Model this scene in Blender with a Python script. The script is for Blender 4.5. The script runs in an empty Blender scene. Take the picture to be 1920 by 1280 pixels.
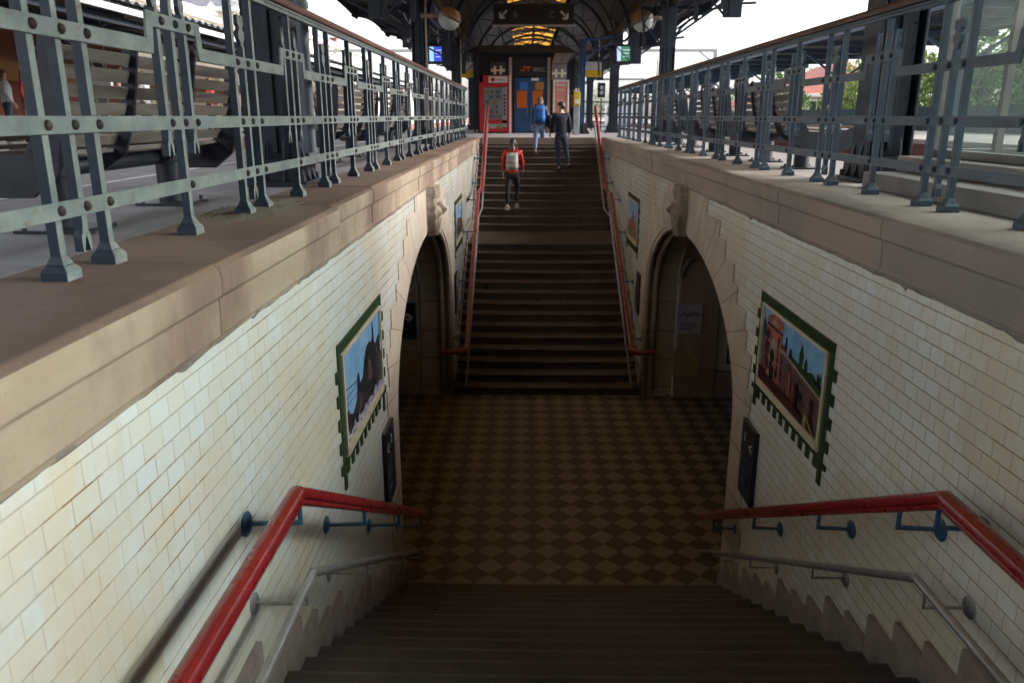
import bpy, bmesh, math, random
from mathutils import Vector, Matrix
random.seed(7)
PI=math.pi; R=math.radians
sc=bpy.context.scene; col=sc.collection
# ---------------------------------------------------------------- camera
# origin of the world is the camera's eye; the platforms lie 0.62 m below it
f_px=1470.0; pitch=math.atan(422/f_px); yaw=math.atan(25/f_px*math.cos(pitch))
cd=bpy.data.cameras.new('camera'); cam=bpy.data.objects.new('camera',cd); col.objects.link(cam)
cam.location=(0,0,0); cam.rotation_euler=(PI/2-pitch,0,yaw)
cd.sensor_width=23.5; cd.lens=f_px/1920*23.5; cd.clip_start=.05; cd.clip_end=2500
cd.dof.use_dof=True; cd.dof.focus_distance=5.0; cd.dof.aperture_fstop=2.4
sc.camera=cam
# ---------------------------------------------------------------- sky and sun
SUN_EL,SUN_AZ=R(27),R(82)      # azimuth measured from +Y towards +X
w=bpy.data.worlds.new('World'); sc.world=w; w.use_nodes=True
nt=w.node_tree; nt.nodes.clear()
sky=nt.nodes.new('ShaderNodeTexSky'); sky.sky_type='NISHITA'; sky.sun_disc=False
sky.sun_elevation=SUN_EL; sky.sun_rotation=SUN_AZ; sky.air_density=1.0; sky.dust_density=4.0; sky.ozone_density=1.0
hs=nt.nodes.new('ShaderNodeHueSaturation'); hs.inputs['Saturation'].default_value=.22
bg=nt.nodes.new('ShaderNodeBackground'); bg.inputs[1].default_value=.15
ow=nt.nodes.new('ShaderNodeOutputWorld')
nt.links.new(sky.outputs[0],hs.inputs['Color']); nt.links.new(hs.outputs[0],bg.inputs[0]); nt.links.new(bg.outputs[0],ow.inputs[0])
sl=bpy.data.lights.new('sun','SUN'); sl.energy=0.85; sl.angle=R(16); sl.color=(1,.975,.94)
so=bpy.data.objects.new('sun',sl); col.objects.link(so)
sd=Vector((math.sin(SUN_AZ)*math.cos(SUN_EL),math.cos(SUN_AZ)*math.cos(SUN_EL),math.sin(SUN_EL)))
so.rotation_euler=sd.to_track_quat('Z','Y').to_euler(); so.location=(20,10,20)
sc.view_settings.view_transform='Standard'; sc.view_settings.look='None'
sc.view_settings.exposure=2.15; sc.view_settings.gamma=1
sc.render.engine='CYCLES'
sc.cycles.max_bounces=10; sc.cycles.diffuse_bounces=5

# ---------------------------------------------------------------- helpers
class MB:
    def __init__(s): s.v=[]; s.f=[]; s.m=[]
    def add(s,vs,fs,m=0):
        o=len(s.v); s.v+= [tuple(v) for v in vs]
        for fc in fs: s.f.append([o+i for i in fc]); s.m.append(m)
        return s
    def box(s,x0,x1,y0,y1,z0,z1,m=0):
        v=[(x,y,z) for z in (z0,z1) for y in (y0,y1) for x in (x0,x1)]
        return s.add(v,[(0,2,3,1),(4,5,7,6),(0,1,5,4),(2,6,7,3),(0,4,6,2),(1,3,7,5)],m)
    def obox(s,c,sz,M=None,m=0):
        M=M or Matrix.Identity(3); c=Vector(c); hx,hy,hz=sz[0]/2,sz[1]/2,sz[2]/2
        v=[c+M@Vector((x,y,z)) for z in (-hz,hz) for y in (-hy,hy) for x in (-hx,hx)]
        return s.add(v,[(0,2,3,1),(4,5,7,6),(0,1,5,4),(2,6,7,3),(0,4,6,2),(1,3,7,5)],m)
    def bar(s,a,b,wd,th,m=0,up=(0,0,1)):
        a=Vector(a); b=Vector(b); d=(b-a); L=d.length; y=d.normalized(); u=Vector(up)
        x=y.cross(u)
        if x.length<1e-4: x=y.cross(Vector((1,0,0)))
        x.normalize(); z=x.cross(y)
        return s.obox((a+b)/2,(wd,L,th),Matrix((x,y,z)).transposed(),m)
    def prism(s,pts,ax,a0,a1,m=0,caps=True):
        n=len(pts)
        def P(p,a):
            if ax=='x': return (a,p[0],p[1])
            if ax=='y': return (p[0],a,p[1])
            return (p[0],p[1],a)
        v=[P(p,a0) for p in pts]+[P(p,a1) for p in pts]
        fs=[(i,(i+1)%n,n+(i+1)%n,n+i) for i in range(n)]
        if caps: fs+=[tuple(range(n))[::-1],tuple(range(n,2*n))]
        return s.add(v,fs,m)
    def tube(s,path,r,n=10,m=0,caps=True,sq=(1,1),prof=None):
        if prof: n=len(prof)
        P=[Vector(p) for p in path]; k=len(P); rr=r if isinstance(r,(list,tuple)) else [r]*k
        vs=[]; prev=None
        for i,p in enumerate(P):
            if i==0: t=P[1]-P[0]
            elif i==k-1: t=P[-1]-P[-2]
            else: t=(P[i+1]-p).normalized()+(p-P[i-1]).normalized()
            t.normalize()
            if prev is None:
                u=t.cross(Vector((0,0,1)))
                if u.length<1e-3: u=t.cross(Vector((1,0,0)))
            else: u=prev-t*prev.dot(t)
            u.normalize(); prev=u; w_=t.cross(u)
            sc_=1.0
            if 0<i<k-1:
                c=(P[i+1]-p).normalized().dot((p-P[i-1]).normalized()); sc_=1/max(.5,math.sqrt((1+c)/2))
            for j in range(n):
                if prof: vs.append(p+u*prof[j][0]+w_*prof[j][1]*(sc_ if sc_<1.5 else 1.2)); continue
                a=2*PI*j/n; vs.append(p+(u*math.cos(a)*sq[0]+w_*math.sin(a)*sq[1])*rr[i]*(sc_ if sc_<1.5 else 1.2))
        fs=[]
        for i in range(k-1):
            for j in range(n): fs.append((i*n+j,i*n+(j+1)%n,(i+1)*n+(j+1)%n,(i+1)*n+j))
        if caps: fs+=[tuple(range(n))[::-1],tuple(range((k-1)*n,k*n))]
        return s.add(vs,fs,m)
    def lathe(s,prof,c,ax='z',n=20,m=0):
        vs=[]; c=Vector(c)
        for r,h in prof:
            for j in range(n):
                a=2*PI*j/n; x,y=r*math.cos(a),r*math.sin(a)
                q={'z':(x,y,h),'x':(h,x,y),'y':(x,h,y)}[ax]; vs.append(c+Vector(q))
        fs=[(i*n+j,i*n+(j+1)%n,(i+1)*n+(j+1)%n,(i+1)*n+j) for i in range(len(prof)-1) for j in range(n)]
        fs+=[tuple(range(n))[::-1],tuple(range((len(prof)-1)*n,len(prof)*n))]
        return s.add(vs,fs,m)
    def ball(s,c,r,n=10,m=0,sc3=(1,1,1)):
        prof=[(max(1e-4,math.sin(PI*i/n)),-math.cos(PI*i/n)) for i in range(n+1)]
        vs=[];k=12
        for a,h in prof:
            for j in range(k):
                t=2*PI*j/k; vs.append((c[0]+r*a*math.cos(t)*sc3[0],c[1]+r*a*math.sin(t)*sc3[1],c[2]+r*h*sc3[2]))
        fs=[(i*k+j,i*k+(j+1)%k,(i+1)*k+(j+1)%k,(i+1)*k+j) for i in range(n) for j in range(k)]
        return s.add(vs,fs,m)
    def build(s,name,mats,parent=None,smooth=False,bevel=0,seg=2):
        me=bpy.data.meshes.new(name); me.from_pydata(s.v,[],s.f)
        if not isinstance(mats,(list,tuple)): mats=[mats]
        for mt in mats: me.materials.append(mt)
        me.polygons.foreach_set('material_index',s.m)
        bm=bmesh.new(); bm.from_mesh(me); bmesh.ops.recalc_face_normals(bm,faces=bm.faces); bm.to_mesh(me); bm.free()
        if smooth:
            me.polygons.foreach_set('use_smooth',[True]*len(me.polygons))
            if smooth!=True:
                try: me.set_sharp_from_angle(angle=R(smooth))
                except Exception: pass
        o=bpy.data.objects.new(name,me); col.objects.link(o)
        if bevel:
            b=o.modifiers.new('bevel','BEVEL'); b.width=bevel; b.segments=seg; b.limit_method='ANGLE'; b.angle_limit=R(35)
        adopt(o,parent); return o
def adopt(o,parent):
    if parent is not None:
        o.parent=parent
        p=parent; L=Vector((0,0,0))
        while p is not None: L+=p.location; p=p.parent
        o.location=-L                       # mesh data stays in world coordinates
def tag(o,label=None,cat=None,group=None,kind=None):
    if label: o['label']=label
    if cat: o['category']=cat
    if group: o['group']=group
    if kind: o['kind']=kind
    return o
def thing(name,loc,label,cat,group=None):
    o=bpy.data.objects.new(name,None); col.objects.link(o); o.location=loc; o.empty_display_size=.1
    return tag(o,label,cat,group)
def dup(root,delta,label,group=None,rz=0):
    kids={}
    for o in ALLCH(root): kids.setdefault(o.parent,[]).append(o)
    def cp(o,par):
        c=o.copy(); col.objects.link(c); c.parent=par
        for ch in kids.get(o,[]): cp(ch,c)
        return c
    r=cp(root,None); r.location=root.location+Vector(delta); r.rotation_euler=(0,0,rz); r['label']=label
    if group: r['group']=group
    return r
def ALLCH(root):
    out=[];st=[root]
    while st:
        p=st.pop()
        for o in col.objects:
            if o.parent==p: out.append(o); st.append(o)
    return out
def text(s,name,size,origin,xdir,ydir,mt,parent,depth=.004,align='LEFT'):
    cu=bpy.data.curves.new('lettering_curve','FONT'); cu.body=s; cu.size=size; cu.align_x=align; cu.extrude=depth/2; cu.resolution_u=3
    t=bpy.data.objects.new('lettering_tmp',cu); col.objects.link(t)
    dg=bpy.context.evaluated_depsgraph_get(); me=bpy.data.meshes.new_from_object(t.evaluated_get(dg))
    bpy.data.objects.remove(t)
    X=Vector(xdir).normalized(); Y=Vector(ydir).normalized(); Z=X.cross(Y)
    M=Matrix((X,Y,Z)).transposed().to_4x4(); M.translation=Vector(origin); me.transform(M)
    me.materials.clear(); me.materials.append(mt); me.name=name
    o=bpy.data.objects.new(name,me); col.objects.link(o); adopt(o,parent); return o

# ---------------------------------------------------------------- materials
def nmat(name):
    m=bpy.data.materials.new(name); m.use_nodes=True; nt=m.node_tree
    b=nt.nodes['Principled BSDF']; return m,nt,b
def N(nt,t,**k):
    n=nt.nodes.new(t)
    for a,v in k.items(): setattr(n,a,v)
    return n
def mix(nt,fac,a,b,mode='MIX'):
    n=nt.nodes.new('ShaderNodeMix'); n.data_type='RGBA'; n.blend_type=mode
    for s,v in ((0,fac),(6,a),(7,b)):
        if hasattr(v,'is_linked') or hasattr(v,'links'): nt.links.new(v,n.inputs[s])
        else: n.inputs[s].default_value=v if s==0 else (tuple(v)+(1,) if len(v)==3 else v)
    return n.outputs[2]
def noise(nt,vec,scale,detail=6,rough=.6,dist=0):
    n=nt.nodes.new('ShaderNodeTexNoise'); n.inputs['Scale'].default_value=scale; n.inputs['Detail'].default_value=detail
    n.inputs['Roughness'].default_value=rough; n.inputs['Distortion'].default_value=dist
    if vec is not None: nt.links.new(vec,n.inputs['Vector'])
    return n.outputs[0]
def ramp(nt,v,a,b,c0=(0,0,0),c1=(1,1,1)):
    n=nt.nodes.new('ShaderNodeValToRGB'); e=n.color_ramp.elements
    e[0].position=a; e[1].position=b; e[0].color=tuple(c0)+(1,); e[1].color=tuple(c1)+(1,)
    nt.links.new(v,n.inputs[0]); return n.outputs[0]
def objco(nt,sc3=None,rot=None):
    t=nt.nodes.new('ShaderNodeTexCoord'); v=t.outputs['Object']
    if sc3 or rot:
        mp=nt.nodes.new('ShaderNodeMapping')
        if sc3: mp.inputs['Scale'].default_value=sc3
        if rot: mp.inputs['Rotation'].default_value=rot
        nt.links.new(v,mp.inputs['Vector']); v=mp.outputs[0]
    return v
def bump(nt,b,h,strength=.3,dist=.01,prev=None):
    n=nt.nodes.new('ShaderNodeBump'); n.inputs['Strength'].default_value=strength; n.inputs['Distance'].default_value=dist
    nt.links.new(h,n.inputs['Height'])
    if prev is not None: nt.links.new(prev,n.inputs['Normal'])
    nt.links.new(n.outputs[0],b.inputs['Normal']); return n.outputs[0]
def mat(name,c,rough=.6,c2=None,scale=5,lo=.35,hi=.7,bstr=0,bscale=60,bdist=.004,metal=0,c3=None,s3=18,lo3=.55,hi3=.7,aniso=None,coat=0,rv=.0):
    m,nt,b=nmat(name); v=objco(nt,aniso)
    c2=c2 or tuple(x*.72 for x in c)
    n1=noise(nt,v,scale); cc=mix(nt,ramp(nt,n1,lo,hi),c,c2)
    if c3: cc=mix(nt,ramp(nt,noise(nt,v,s3,8,.7),lo3,hi3),cc,c3)
    nt.links.new(cc,b.inputs['Base Color'])
    b.inputs['Roughness'].default_value=rough; b.inputs['Metallic'].default_value=metal
    if rv:
        mr=nt.nodes.new('ShaderNodeMapRange'); mr.inputs[3].default_value=max(0,rough-rv); mr.inputs[4].default_value=min(1,rough+rv)
        nt.links.new(n1,mr.inputs[0]); nt.links.new(mr.outputs[0],b.inputs['Roughness'])
    if coat: b.inputs['Coat Weight'].default_value=coat; b.inputs['Coat Roughness'].default_value=.1
    if bstr: bump(nt,b,noise(nt,v,bscale,8,.65),bstr,bdist)
    return m
def plain(name,c,rough=.5,metal=0,emit=0):
    m,nt,b=nmat(name); b.inputs['Base Color'].default_value=tuple(c)+(1,); b.inputs['Roughness'].default_value=rough; b.inputs['Metallic'].default_value=metal
    if emit: b.inputs['Emission Color'].default_value=tuple(c)+(1,); b.inputs['Emission Strength'].default_value=emit
    return m
def glassy(name,c,alpha=.25,rough=.05):
    m,nt,b=nmat(name)
    tr=nt.nodes.new('ShaderNodeBsdfTransparent'); tr.inputs[0].default_value=tuple(c)+(1,)
    v=objco(nt); b.inputs['Base Color'].default_value=(.6,.66,.66,1); b.inputs['Roughness'].default_value=rough
    ms=nt.nodes.new('ShaderNodeMixShader'); fr=nt.nodes.new('ShaderNodeMapRange'); fr.inputs[3].default_value=alpha*.6; fr.inputs[4].default_value=min(1,alpha*1.6)
    nt.links.new(noise(nt,objco(nt,(3,3,.6)),2.0),fr.inputs[0]); nt.links.new(fr.outputs[0],ms.inputs[0])
    nt.links.new(tr.outputs[0],ms.inputs[1]); nt.links.new(b.outputs[0],ms.inputs[2])
    nt.links.new(ms.outputs[0],nt.nodes['Material Output'].inputs[0]); return m

def tile_mat(name='glazed_wall_tile',joint_c=(.30,.26,.19),c_a=(.72,.735,.72),c_b=(.69,.67,.59)):
    m,nt,b=nmat(name)
    t=nt.nodes.new('ShaderNodeTexCoord'); sp=nt.nodes.new('ShaderNodeSeparateXYZ'); nt.links.new(t.outputs['Object'],sp.inputs[0])
    ad=nt.nodes.new('ShaderNodeMath'); ad.operation='ADD'; nt.links.new(sp.outputs[0],ad.inputs[0]); nt.links.new(sp.outputs[1],ad.inputs[1])
    cb=nt.nodes.new('ShaderNodeCombineXYZ'); nt.links.new(ad.outputs[0],cb.inputs[0]); nt.links.new(sp.outputs[2],cb.inputs[1])
    def brick(c1,c2,mo,ms):
        n=nt.nodes.new('ShaderNodeTexBrick'); n.offset=.5; n.inputs['Scale'].default_value=1
        n.inputs['Brick Width'].default_value=.155; n.inputs['Row Height'].default_value=.095
        n.inputs['Mortar Size'].default_value=ms; n.inputs['Mortar Smooth'].default_value=.25; n.inputs['Bias'].default_value=0
        n.inputs['Color1'].default_value=tuple(c1)+(1,); n.inputs['Color2'].default_value=tuple(c2)+(1,); n.inputs['Mortar'].default_value=tuple(mo)+(1,)
        nt.links.new(cb.outputs[0],n.inputs['Vector']); return n
    br=brick(c_a,c_b,joint_c,.0034)
    rnd=brick((0,0,0),(1,1,1),(.5,.5,.5),.0)
    v=objco(nt)
    # yellowed and stained patches
    c=mix(nt,ramp(nt,noise(nt,v,1.1,5,.6),.48,.66),br.outputs[0],(.56,.46,.25),'MIX')
    mm=nt.nodes.new('ShaderNodeMath'); mm.operation='MULTIPLY'; mm.inputs[1].default_value=.55
    c0=mix(nt,ramp(nt,noise(nt,v,.75,6,.7,.6),.46,.60,(0,0,0),(.6,.6,.6)),br.outputs[0],(.61,.53,.37))
    # rusty joints
    joint=nt.nodes.new('ShaderNodeMath'); joint.operation='MULTIPLY'
    nt.links.new(br.outputs['Fac'],joint.inputs[0]); nt.links.new(ramp(nt,noise(nt,v,2.3,5,.65),.5,.6),joint.inputs[1])
    c1=mix(nt,joint.outputs[0],c0,(.30,.17,.06))
    # drips of dirt
    dr=ramp(nt,noise(nt,objco(nt,(6,6,.7)),1.6,6,.7),.60,.80,(0,0,0),(.35,.35,.35))
    c2=mix(nt,dr,c1,(.42,.31,.16))
    # bed joints are dark and wide, head joints thin and pale
    hm=nt.nodes.new('ShaderNodeMath'); hm.operation='DIVIDE'; hm.inputs[1].default_value=.095; nt.links.new(sp.outputs[2],hm.inputs[0])
    fr=nt.nodes.new('ShaderNodeMath'); fr.operation='FRACT'; nt.links.new(hm.outputs[0],fr.inputs[0])
    ab=nt.nodes.new('ShaderNodeMath'); ab.operation='SUBTRACT'; ab.inputs[1].default_value=.5; nt.links.new(fr.outputs[0],ab.inputs[0])
    ac=nt.nodes.new('ShaderNodeMath'); ac.operation='ABSOLUTE'; nt.links.new(ab.outputs[0],ac.inputs[0])
    lt=nt.nodes.new('ShaderNodeMath'); lt.operation='LESS_THAN'; lt.inputs[1].default_value=.455; nt.links.new(ac.outputs[0],lt.inputs[0])
    mu=nt.nodes.new('ShaderNodeMath'); mu.operation='MULTIPLY'; nt.links.new(br.outputs['Fac'],mu.inputs[0]); nt.links.new(lt.outputs[0],mu.inputs[1])
    m2=nt.nodes.new('ShaderNodeMath'); m2.operation='MULTIPLY'; m2.inputs[1].default_value=.62; nt.links.new(mu.outputs[0],m2.inputs[0])
    c2=mix(nt,m2.outputs[0],c2,(.66,.63,.55))
    nt.links.new(c2,b.inputs['Base Color'])
    b.inputs['Roughness'].default_value=.17
    mr=nt.nodes.new('ShaderNodeMapRange'); mr.inputs[3].default_value=.10; mr.inputs[4].default_value=.30
    nt.links.new(noise(nt,v,3.1,2,.5),mr.inputs[0]); nt.links.new(mr.outputs[0],b.inputs['Roughness'])
    inv=nt.nodes.new('ShaderNodeMath'); inv.operation='SUBTRACT'; inv.inputs[0].default_value=1; nt.links.new(br.outputs['Fac'],inv.inputs[1])
    n1=bump(nt,b,inv.outputs[0],.8,.006); n2=bump(nt,b,noise(nt,v,9,3,.5),.12,.01,n1)
    rc=nt.nodes.new('ShaderNodeSeparateColor'); nt.links.new(rnd.outputs[0],rc.inputs[0])
    return m
def floor_mat():
    m,nt,b=nmat('diamond_floor_tile')
    t=nt.nodes.new('ShaderNodeTexCoord'); mp=nt.nodes.new('ShaderNodeMapping'); mp.inputs['Rotation'].default_value=(0,0,PI/4)
    mp.inputs['Location'].default_value=(0.05,0.02,.5); nt.links.new(t.outputs['Object'],mp.inputs[0])
    sp=nt.nodes.new('ShaderNodeSeparateXYZ'); nt.links.new(mp.outputs[0],sp.inputs[0]); cb=nt.nodes.new('ShaderNodeCombineXYZ'); cb.inputs[2].default_value=.5
    nt.links.new(sp.outputs[0],cb.inputs[0]); nt.links.new(sp.outputs[1],cb.inputs[1])
    ch=nt.nodes.new('ShaderNodeTexChecker'); ch.inputs['Scale'].default_value=1/.2546; nt.links.new(cb.outputs[0],ch.inputs[0])
    v=objco(nt)
    a=mix(nt,noise(nt,v,3,6),(.225,.192,.150),(.17,.146,.115)); d=mix(nt,noise(nt,v,3,6),(.074,.057,.050),(.052,.041,.038))
    c=mix(nt,ch.outputs['Fac'],a,d)
    c=mix(nt,ramp(nt,noise(nt,v,.9,5,.6),.5,.75,(0,0,0),(.45,.45,.45)),c,(.075,.055,.043))
    g=None
    for o_ in (0,1):
        d=nt.nodes.new('ShaderNodeMath'); d.operation='DIVIDE'; d.inputs[1].default_value=.2546; nt.links.new(sp.outputs[o_],d.inputs[0])
        fr=nt.nodes.new('ShaderNodeMath'); fr.operation='FRACT'; nt.links.new(d.outputs[0],fr.inputs[0])
        ab=nt.nodes.new('ShaderNodeMath'); ab.operation='SUBTRACT'; ab.inputs[1].default_value=.5; nt.links.new(fr.outputs[0],ab.inputs[0])
        ac=nt.nodes.new('ShaderNodeMath'); ac.operation='ABSOLUTE'; nt.links.new(ab.outputs[0],ac.inputs[0])
        gt=nt.nodes.new('ShaderNodeMath'); gt.operation='GREATER_THAN'; gt.inputs[1].default_value=.484; nt.links.new(ac.outputs[0],gt.inputs[0])
        if g is None: g=gt
        else:
            mx=nt.nodes.new('ShaderNodeMath'); mx.operation='MAXIMUM'; nt.links.new(g.outputs[0],mx.inputs[0]); nt.links.new(gt.outputs[0],mx.inputs[1]); g=mx
    c=mix(nt,g.outputs[0],c,(.045,.038,.033))
    nt.links.new(c,b.inputs['Base Color']); b.inputs['Roughness'].default_value=.5
    bump(nt,b,noise(nt,v,40,6),.15,.004); return m
def stair_mat():
    m,nt,b=nmat('worn_sandstone_step'); v=objco(nt,(1,2.5,1))
    c=mix(nt,noise(nt,v,3.5,8,.7),(.125,.10,.085),(.072,.057,.049))
    c=mix(nt,ramp(nt,noise(nt,objco(nt),38,8,.8),.52,.72,(0,0,0),(.65,.65,.65)),c,(.20,.168,.145))
    c=mix(nt,ramp(nt,noise(nt,objco(nt),.9,4,.5),.5,.72,(0,0,0),(.7,.7,.7)),c,(.055,.043,.037))
    c=mix(nt,ramp(nt,noise(nt,objco(nt),5,2,.3),.74,.77),c,(.03,.025,.02))
    nt.links.new(c,b.inputs['Base Color']); b.inputs['Roughness'].default_value=.95; b.inputs['Specular IOR Level'].default_value=.15
    bump(nt,b,noise(nt,objco(nt),30,10,.75),.5,.01); return m
def arch_stone_mat(yc,zs):
    m,nt,b=nmat('arch_voussoir_stone')
    t=nt.nodes.new('ShaderNodeTexCoord'); sp=nt.nodes.new('ShaderNodeSeparateXYZ'); nt.links.new(t.outputs['Object'],sp.inputs[0])
    def M(op,a,bv):
        n=nt.nodes.new('ShaderNodeMath'); n.operation=op
        for i,x in enumerate((a,bv)):
            if x is None: continue
            if isinstance(x,(int,float)): n.inputs[i].default_value=x
            else: nt.links.new(x,n.inputs[i])
        return n.outputs[0]
    dy=M('DIVIDE',M('SUBTRACT',sp.outputs[1],yc),3.3); dz=M('MAXIMUM',M('DIVIDE',M('SUBTRACT',sp.outputs[2],zs),1.62),0.0)
    ang=M('MULTIPLY',M('ARCTAN2',dz,dy),17/PI)
    low=M('LESS_THAN',sp.outputs[2],zs); row=M('MULTIPLY',sp.outputs[2],1/.57)
    k=M('ADD',M('MULTIPLY',ang,M('SUBTRACT',1.0,low)),M('MULTIPLY',row,low))
    fr=M('FRACT',k,None); d=M('ABSOLUTE',M('SUBTRACT',fr,.5),None); jt=M('GREATER_THAN',d,.484)
    wn=nt.nodes.new('ShaderNodeTexWhiteNoise'); wn.noise_dimensions='1D'; nt.links.new(M('FLOOR',k,None),wn.inputs['W'])
    v=objco(nt)
    c=mix(nt,wn.outputs[0],(.45,.375,.30),(.38,.315,.25))
    c=mix(nt,ramp(nt,noise(nt,v,2.2,6,.6),.42,.68),c,(.49,.43,.35))
    c=mix(nt,ramp(nt,noise(nt,objco(nt,(1,1,.35)),4.5,6,.7),.6,.74,(0,0,0),(.7,.7,.7)),c,(.43,.29,.19))
    c=mix(nt,jt,c,(.2,.14,.10))
    nt.links.new(c,b.inputs['Base Color']); b.inputs['Roughness'].default_value=.8
    n1=bump(nt,b,noise(nt,v,50,8,.7),.3,.006); return m
def coping_mat(name,c1,c2,c3):
    m,nt,b=nmat(name); v=objco(nt)
    c=mix(nt,ramp(nt,noise(nt,objco(nt,(1,.35,1)),2.0,6,.65),.38,.62),c1,c2)
    c=mix(nt,ramp(nt,noise(nt,objco(nt,(1,.8,.45)),.9,6,.6),.45,.56,(0,0,0),(1,1,1)),c,c3)
    c=mix(nt,ramp(nt,noise(nt,v,26,8,.75),.58,.78,(0,0,0),(.5,.5,.5)),c,(.11,.08,.065))
    nt.links.new(c,b.inputs['Base Color']); b.inputs['Roughness'].default_value=.82
    n1=bump(nt,b,noise(nt,v,4,5,.6),.35,.03); bump(nt,b,noise(nt,v,60,8,.7),.35,.006,n1); return m

M_tile=tile_mat(); M_tileL=tile_mat('painted_glint_wall_tile',(.46,.45,.38),(.62,.66,.66),(.61,.61,.55)); M_floor=floor_mat(); M_step=stair_mat()  # left wall copy: joint glints put into a paler mortar colour
YC,AA,ZS,BB=11.4,3.3,-3.2,1.62       # passage arch: centre, half span, spring height, rise
M_arch=arch_stone_mat(YC,ZS)
M_nose=mat('worn_step_nosing',(.112,.09,.078),.85,(.075,.06,.052),5,bstr=.4,bscale=50,aniso=(1,1,1))
M_copL=coping_mat('coping_sandstone_beige',(.37,.30,.22),(.30,.23,.165),(.19,.125,.095))
M_copLt=coping_mat('coping_top_brown',(.155,.10,.078),(.12,.078,.062),(.19,.125,.09))
M_copR=coping_mat('coping_sandstone_grey',(.30,.25,.215),(.23,.20,.175),(.33,.255,.21))
M_copRt=coping_mat('coping_top_grey',(.36,.31,.26),(.27,.23,.19),(.22,.19,.165))
M_skirt=mat('speckled_skirting_stone',(.30,.25,.23),.8,(.20,.165,.15),6,bstr=.5,bscale=80,c3=(.38,.33,.31),s3=70)
M_paint=mat('blue_grey_iron_paint',(.23,.265,.25),.42,(.13,.165,.175),7,bstr=.25,bscale=30,c3=(.20,.13,.085),s3=16,lo3=.56,hi3=.68,rv=.1)
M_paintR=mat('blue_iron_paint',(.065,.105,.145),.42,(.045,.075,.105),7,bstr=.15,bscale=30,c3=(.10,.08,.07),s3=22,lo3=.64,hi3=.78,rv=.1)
M_rivet=mat('rusty_rivet',(.022,.024,.032),.6,(.05,.028,.022),40)
M_wood=mat('red_brown_handrail_wood',(.19,.085,.075),.5,(.12,.055,.05),4,aniso=(4,.5,4),bstr=.2,bscale=20,c3=(.34,.27,.22),s3=10,lo3=.6,hi3=.75)
M_woodR=mat('dark_brown_handrail_wood',(.11,.065,.055),.5,(.07,.042,.038),4,aniso=(4,.5,4),bstr=.2,bscale=20)
M_red=mat('red_gloss_paint',(.24,.013,.017),.3,(.19,.010,.013),6,bstr=.03,bscale=25,coat=.25,rv=.12,c3=(.10,.03,.028),s3=26,lo3=.66,hi3=.70)
M_grey=mat('grey_steel_tube',(.36,.36,.37),.35,(.27,.27,.28),9,bstr=.05,metal=.55,rv=.1)
M_bracket=mat('blue_bracket_paint',(.03,.11,.20),.4,(.02,.07,.14),8)
M_navy=mat('navy_column_paint',(.015,.028,.050),.45,(.011,.018,.03),4,c3=(.035,.04,.045),s3=12,rv=.1)
M_navylite=mat('grey_blue_column_paint',(.16,.19,.23),.5,(.11,.13,.16),4)
M_roofu=mat('dark_blue_roof_boards',(.007,.009,.013),.65,(.005,.006,.008),2)
M_roofo=mat('roof_zinc',(.13,.14,.15),.6,(.09,.1,.11),2)
M_asph=mat('platform_asphalt',(.27,.26,.275),.85,(.19,.185,.20),2.2,bstr=.5,bscale=120,c3=(.30,.29,.29),s3=3,lo3=.55,hi3=.75)
M_conc=mat('pale_platform_concrete',(.40,.37,.34),.85,(.30,.28,.26),1.5,bstr=.3,bscale=90,c3=(.22,.2,.19),s3=6,lo3=.6,hi3=.75)
M_land=mat('landing_paving',(.36,.29,.25),.7,(.26,.21,.18),2,bstr=.2,bscale=60)
M_white=mat('white_line_paint',(.72,.72,.70),.7,(.5,.5,.5),6)
M_green=mat('green_glazed_tile',(.035,.065,.028),.2,(.025,.05,.024),9,c3=(.16,.10,.05),s3=14,lo3=.64,hi3=.78)
M_cream=mat('cream_frame_tile',(.60,.55,.42),.25,(.50,.42,.29),12)
M_black=plain('black_plastic',(.012,.012,.014),.4)
M_sign=plain('navy_sign_enamel',(.010,.012,.030),.3)
M_wht=plain('white_lettering',(.75,.75,.78),.5)
M_ballast=mat('brown_ballast',(.17,.12,.10),.95,(.10,.07,.06),9,bstr=.9,bscale=30,bdist=.05,c3=(.26,.22,.2),s3=30)
M_brick=mat('red_brick',(.26,.085,.055),.85,(.18,.06,.045),7,bstr=.2,bscale=40,c3=(.32,.20,.15),s3=25)
M_slat=mat('weathered_bench_wood',(.22,.19,.17),.65,(.14,.12,.105),5,aniso=(3,.4,3),bstr=.2)
M_cast=mat('black_iron_casting',(.032,.037,.052),.45,(.015,.018,.03),8)
# ---------------------------------------------------------------- levels
WL,WR=-1.40,2.30; G=-.62; FL=-5.30; LZ=-2.93
XC=.45
def quadmesh(name,m,rects,parent=None):
    b=MB()
    for x0,x1,y0,y1,z in rects: b.add([(x0,y0,z),(x1,y0,z),(x1,y1,z),(x0,y1,z)],[(0,1,2,3)])
    return b.build(name,m,parent)
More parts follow.
